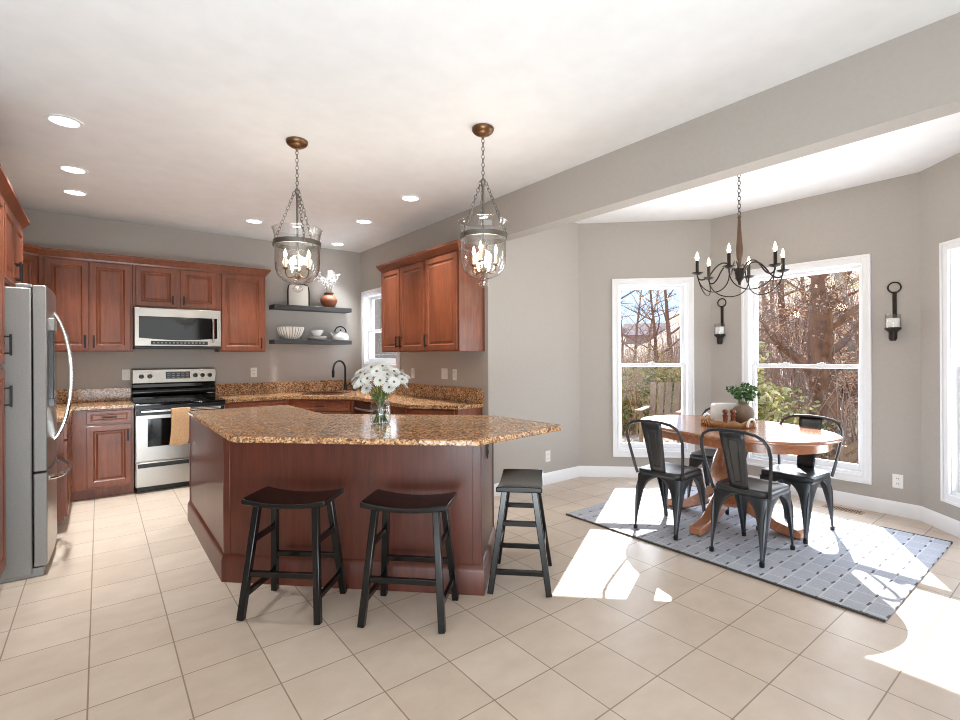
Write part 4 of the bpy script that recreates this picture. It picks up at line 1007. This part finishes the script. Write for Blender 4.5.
for k in range(5):
    m, lf = twig_tree(40 + k, 5.2 + .4 * k, levels=3, r0=.10 + .015 * k, leaves=(0, 3, 0, 5, 2)[k], fork=5)
    r = thing('bare_tree', 'bare thin-branched tree on the leafy slope outside the windows', 'tree', (0, 0, 0), 0, 'bare trees on the slope')
    m.build('trunk_and_branches', M['bark_g' if k % 2 else 'bark'], r)
    if lf.f: lf.build('dry_leaves', M['brown_leaf'], r, smooth=0)
    protos.append(r)
def polar(az, d): return d * math.cos(math.radians(az)), d * math.sin(math.radians(az))
used = [False] * 5   # each of the five tree shapes is placed once as itself, then copied
place = []
for az, d in ((4, 17), (7, 24), (9.5, 19), (11.5, 27), (14, 22), (14.6, 15), (16.2, 26), (17, 19), (18.4, 31), (20.4, 21), (21.5, 27), (23, 18), (24.6, 24), (26.5, 30), (28, 22), (31.2, 30), (32.6, 21), (33.8, 38), (35.2, 26), (36.6, 33), (38, 22), (40, 29), (12.6, 33), (22.2, 36), (18.9, 24), (45, 26), (42, 21), (47.5, 20), (50, 28), (54, 22), (43.5, 34), (58, 27)):
    place.append((az, d))
for i, (az, d) in enumerate(place):
    k = R5.randrange(5) if i >= 5 else i
    x, y = polar(az, d); loc = (x, y, ground_z(x, y)); rz = R5.uniform(0, 6.28)
    if not used[k]: o = protos[k]; o.location = loc; o.rotation_euler = (0, 0, rz); used[k] = True
    else: dup(protos[k], loc, rz)
# the thick trunk in the big window
x, y = polar(17.1, 11.2)
m, lf = twig_tree(77, 4.4, levels=3, r0=.33, leaves=3, fork=5)
bt = thing('thick_tree', 'thick-trunked brown tree seen in the right half of the big window', 'tree', (x, y, ground_z(x, y)))
m.build('trunk_and_branches', M['bark'], bt); lf.build('dry_leaves', M['brown_leaf'], bt, smooth=0)
def bush(name, label, loc, rx, ry, rz_, n, mat, leaf=.09, seed=1, stems=14):
    q = random.Random(seed); r = thing(name, label, 'shrub', loc); b = MB(); lf = MB()
    for _ in range(stems):
        a = q.uniform(0, 6.28); e = Vector((rx * .8 * math.cos(a) * q.random(), ry * .8 * math.sin(a) * q.random(), rz_ * q.uniform(.9, 1.8)))
        b.tube(bez((0, 0, -.2), (e.x * .1, e.y * .1, e.z * .4), (e.x * .6, e.y * .6, e.z * .7), e, 5), .012, 4)
    for _ in range(n):
        while True:
            p = Vector((q.uniform(-1, 1), q.uniform(-1, 1), q.uniform(-1, 1)))
            if p.length < 1 and (p.length > .35): break
        wob = .75 + .35 * math.sin(5 * p.x + seed) * math.cos(4 * p.y) + .2 * math.sin(9 * p.z)
        c = Vector((p.x * rx * wob, p.y * ry * wob, rz_ + p.z * rz_ * min(1.1, wob)))
        u = Vector((q.uniform(-1, 1), q.uniform(-1, 1), q.uniform(-.6, .6))).normalized() * leaf * q.uniform(.6, 1.2); v = u.orthogonal().normalized() * leaf * .45
        lf.add([c - u, c + v, c + u, c - v], [(0, 1, 2, 3)])
    b.build('stems', M['bark'], r); lf.build('foliage', mat, r, smooth=0); return r
for nm, lb, az, d, rx, rz_, n, mt, sd_ in (
    ('evergreen_shrub', 'yellow-green shrub filling the lower left of the big window', 24.3, 9.5, .75, 1.45, 2600, 'green_leaf', 1),
    ('evergreen_shrub', 'yellow-green low shrub right of centre behind the table plant', 20.8, 10.5, .9, .85, 1900, 'green_leaf', 2),
    ('evergreen_shrub', 'olive shrub low in the narrow left window behind the left chair', 34.9, 10.5, 1.0, 1.15, 2600, 'olive_leaf', 3),
    ('evergreen_shrub', 'olive shrub on the right side of the narrow left window', 31.4, 13.0, 1.0, 1.0, 2600, 'olive_leaf', 4),
    ('ochre_shrub', 'yellow-ochre thicket in the upper half of the narrow left window', 33.4, 19.0, 2.6, 1.25, 4200, 'ochre_leaf', 8),
    ('dry_leaf_shrub', 'dry brown-leaved thicket at the right edge of the big window', 13.6, 12.5, 1.4, 1.3, 2600, 'brown_leaf', 5),
    ('dry_leaf_shrub', 'dry brown-leaved thicket in the upper middle of the big window', 19.6, 15.5, 1.7, 2.0, 2600, 'brown_leaf', 6)):
    x, y = polar(az, d); bush(nm, lb, (x, y, ground_z(x, y)), rx, rx, rz_, n, M[mt], .042 if mt == 'brown_leaf' else .055 if mt == 'ochre_leaf' else .07, sd_)
# undergrowth nobody could count
tw_ = MB(); lf = MB(); q = random.Random(99)
for _ in range(5200):
    az = q.uniform(5, 42); d = q.uniform(9.5, 34); x, y = polar(az, d); z = ground_z(x, y); h_ = q.uniform(.6, 2.6)
    a = q.uniform(0, 6.28); sp = q.uniform(.1, .9)
    p0 = Vector((x, y, z - .05)); p1 = p0 + Vector((sp * .3 * math.cos(a), sp * .3 * math.sin(a), h_ * .6)); p2 = p0 + Vector((sp * math.cos(a), sp * math.sin(a), h_))
    tw_.tube([p0, p1, p2], [.011, .008, .003], 3, cap=False)
for _ in range(16000):
    az = q.uniform(5, 42); d = 9 + 26 * q.random() ** 1.3; x, y = polar(az, d); z = ground_z(x, y) + abs(q.gauss(0, .6)) * (.3 + q.random())
    u = Vector((q.uniform(-1, 1), q.uniform(-1, 1), q.uniform(-.7, .7))).normalized() * q.uniform(.02, .045); v = u.orthogonal().normalized() * .022; c = Vector((x, y, z))
    lf.add([c - u, c + v, c + u, c - v], [(0, 1, 2, 3)])
o = tw_.build('undergrowth_twigs', M['bark_g'], smooth=0); tag(o, 'tangle of thin twigs covering the slope outside', 'undergrowth', kind='stuff')
o = lf.build('fallen_leaves', M['brown_leaf'], smooth=0); tag(o, 'brown dry leaves scattered over the slope outside', 'leaves', kind='stuff')
# stair rail, garden chair, far house, neighbour wall
rl = thing('stair_railing', 'weathered wooden stair railing outside the big window, lower right', 'railing', (0, 0, 0))
def P3w(az, d, z): x, y = polar(az, d); return Vector((x, y, z))
a0, a1 = P3w(12.2, 7.6, .62), P3w(19.5, 9.8, -.75)
for k in range(4): MB().bar(a0 + Vector((0, 0, -.16 * k)), a1 + Vector((0, 0, -.16 * k)), .09, .035, xref=(0, 0, 1)).build('rail', M['deck'], rl)
for t in (.1, .45, .8):
    p = a0 + (a1 - a0) * t; MB().box(p.x - .04, p.x + .04, p.y - .04, p.y + .04, ground_z(p.x, p.y) - .1, p.z + .10).build('post', M['deck'], rl)
gx, gy = polar(32.2, 8.6)
MB_d = MB().box(gx - 1.2, gx + 1.3, gy - .9, gy + 1.0, -.16, -.10); dk = MB_d.build('deck_platform', M['deck']); tag(dk, 'weathered wooden deck platform outside the narrow left window', 'deck')
for sx in (-1.1, 1.2):
    for sy in (-.8, .9): MB().box(gx + sx - .05, gx + sx + .05, gy + sy - .05, gy + sy + .05, -1.3, -.16).build('post', M['deck'], dk)
gc = thing('garden_chair', 'slatted wooden garden chair standing on the deck outside the left window', 'chair', (gx, gy, -.10), math.radians(200))
for i in range(5): MB().bar((-.25 - .0, -.24 + i * .12, .30), (-.52, -.27 + i * .135, 1.02), .018, .10, xref=(1, 0, 0)).build('back_slat', M['deck'], gc)
for i in range(5): MB().box(-.24 + i * .105, -.15 + i * .105, -.28, .28, .34 + i * .012, .36 + i * .012).build('seat_slat', M['deck'], gc)
for sy in (-1, 1):
    MB().box(.22, .30, sy * .29 - .02, sy * .29 + .02, 0, .58).build('leg', M['deck'], gc)
    MB().bar((-.55, sy * .29, .02), (.26, sy * .29, .38), .09, .03, xref=(0, 0, 1)).build('leg', M['deck'], gc)
    MB().box(-.45, .34, sy * .32 - .06, sy * .32 + .06, .58, .605).build('armrest', M['deck'], gc)
x, y = polar(33.0, 76); z = ground_z(x, y) - 2.2
fh = thing('house', 'pale pink house far off on the hill in the left window', 'house', (x, y, z), math.radians(-55))
MB().box(-4, 4, -3, 3, -1, 2.2).build('walls', M['house'], fh)
MB().rings([[(xx, -3.4, 2.2), (xx, 0, 4.0), (xx, 3.4, 2.2)] for xx in (-4.4, 4.4)], True, True, True).build('roof', M['roof'], fh)
nw = MB()
for i in range(26): nw.box(4.35, 4.45 + .006 * (i % 2), 5.6, 10.5, -.6 + i * .17, -.6 + i * .17 + .165)
nwo = nw.build('neighbour_wall', M['siding']); struct(nwo)
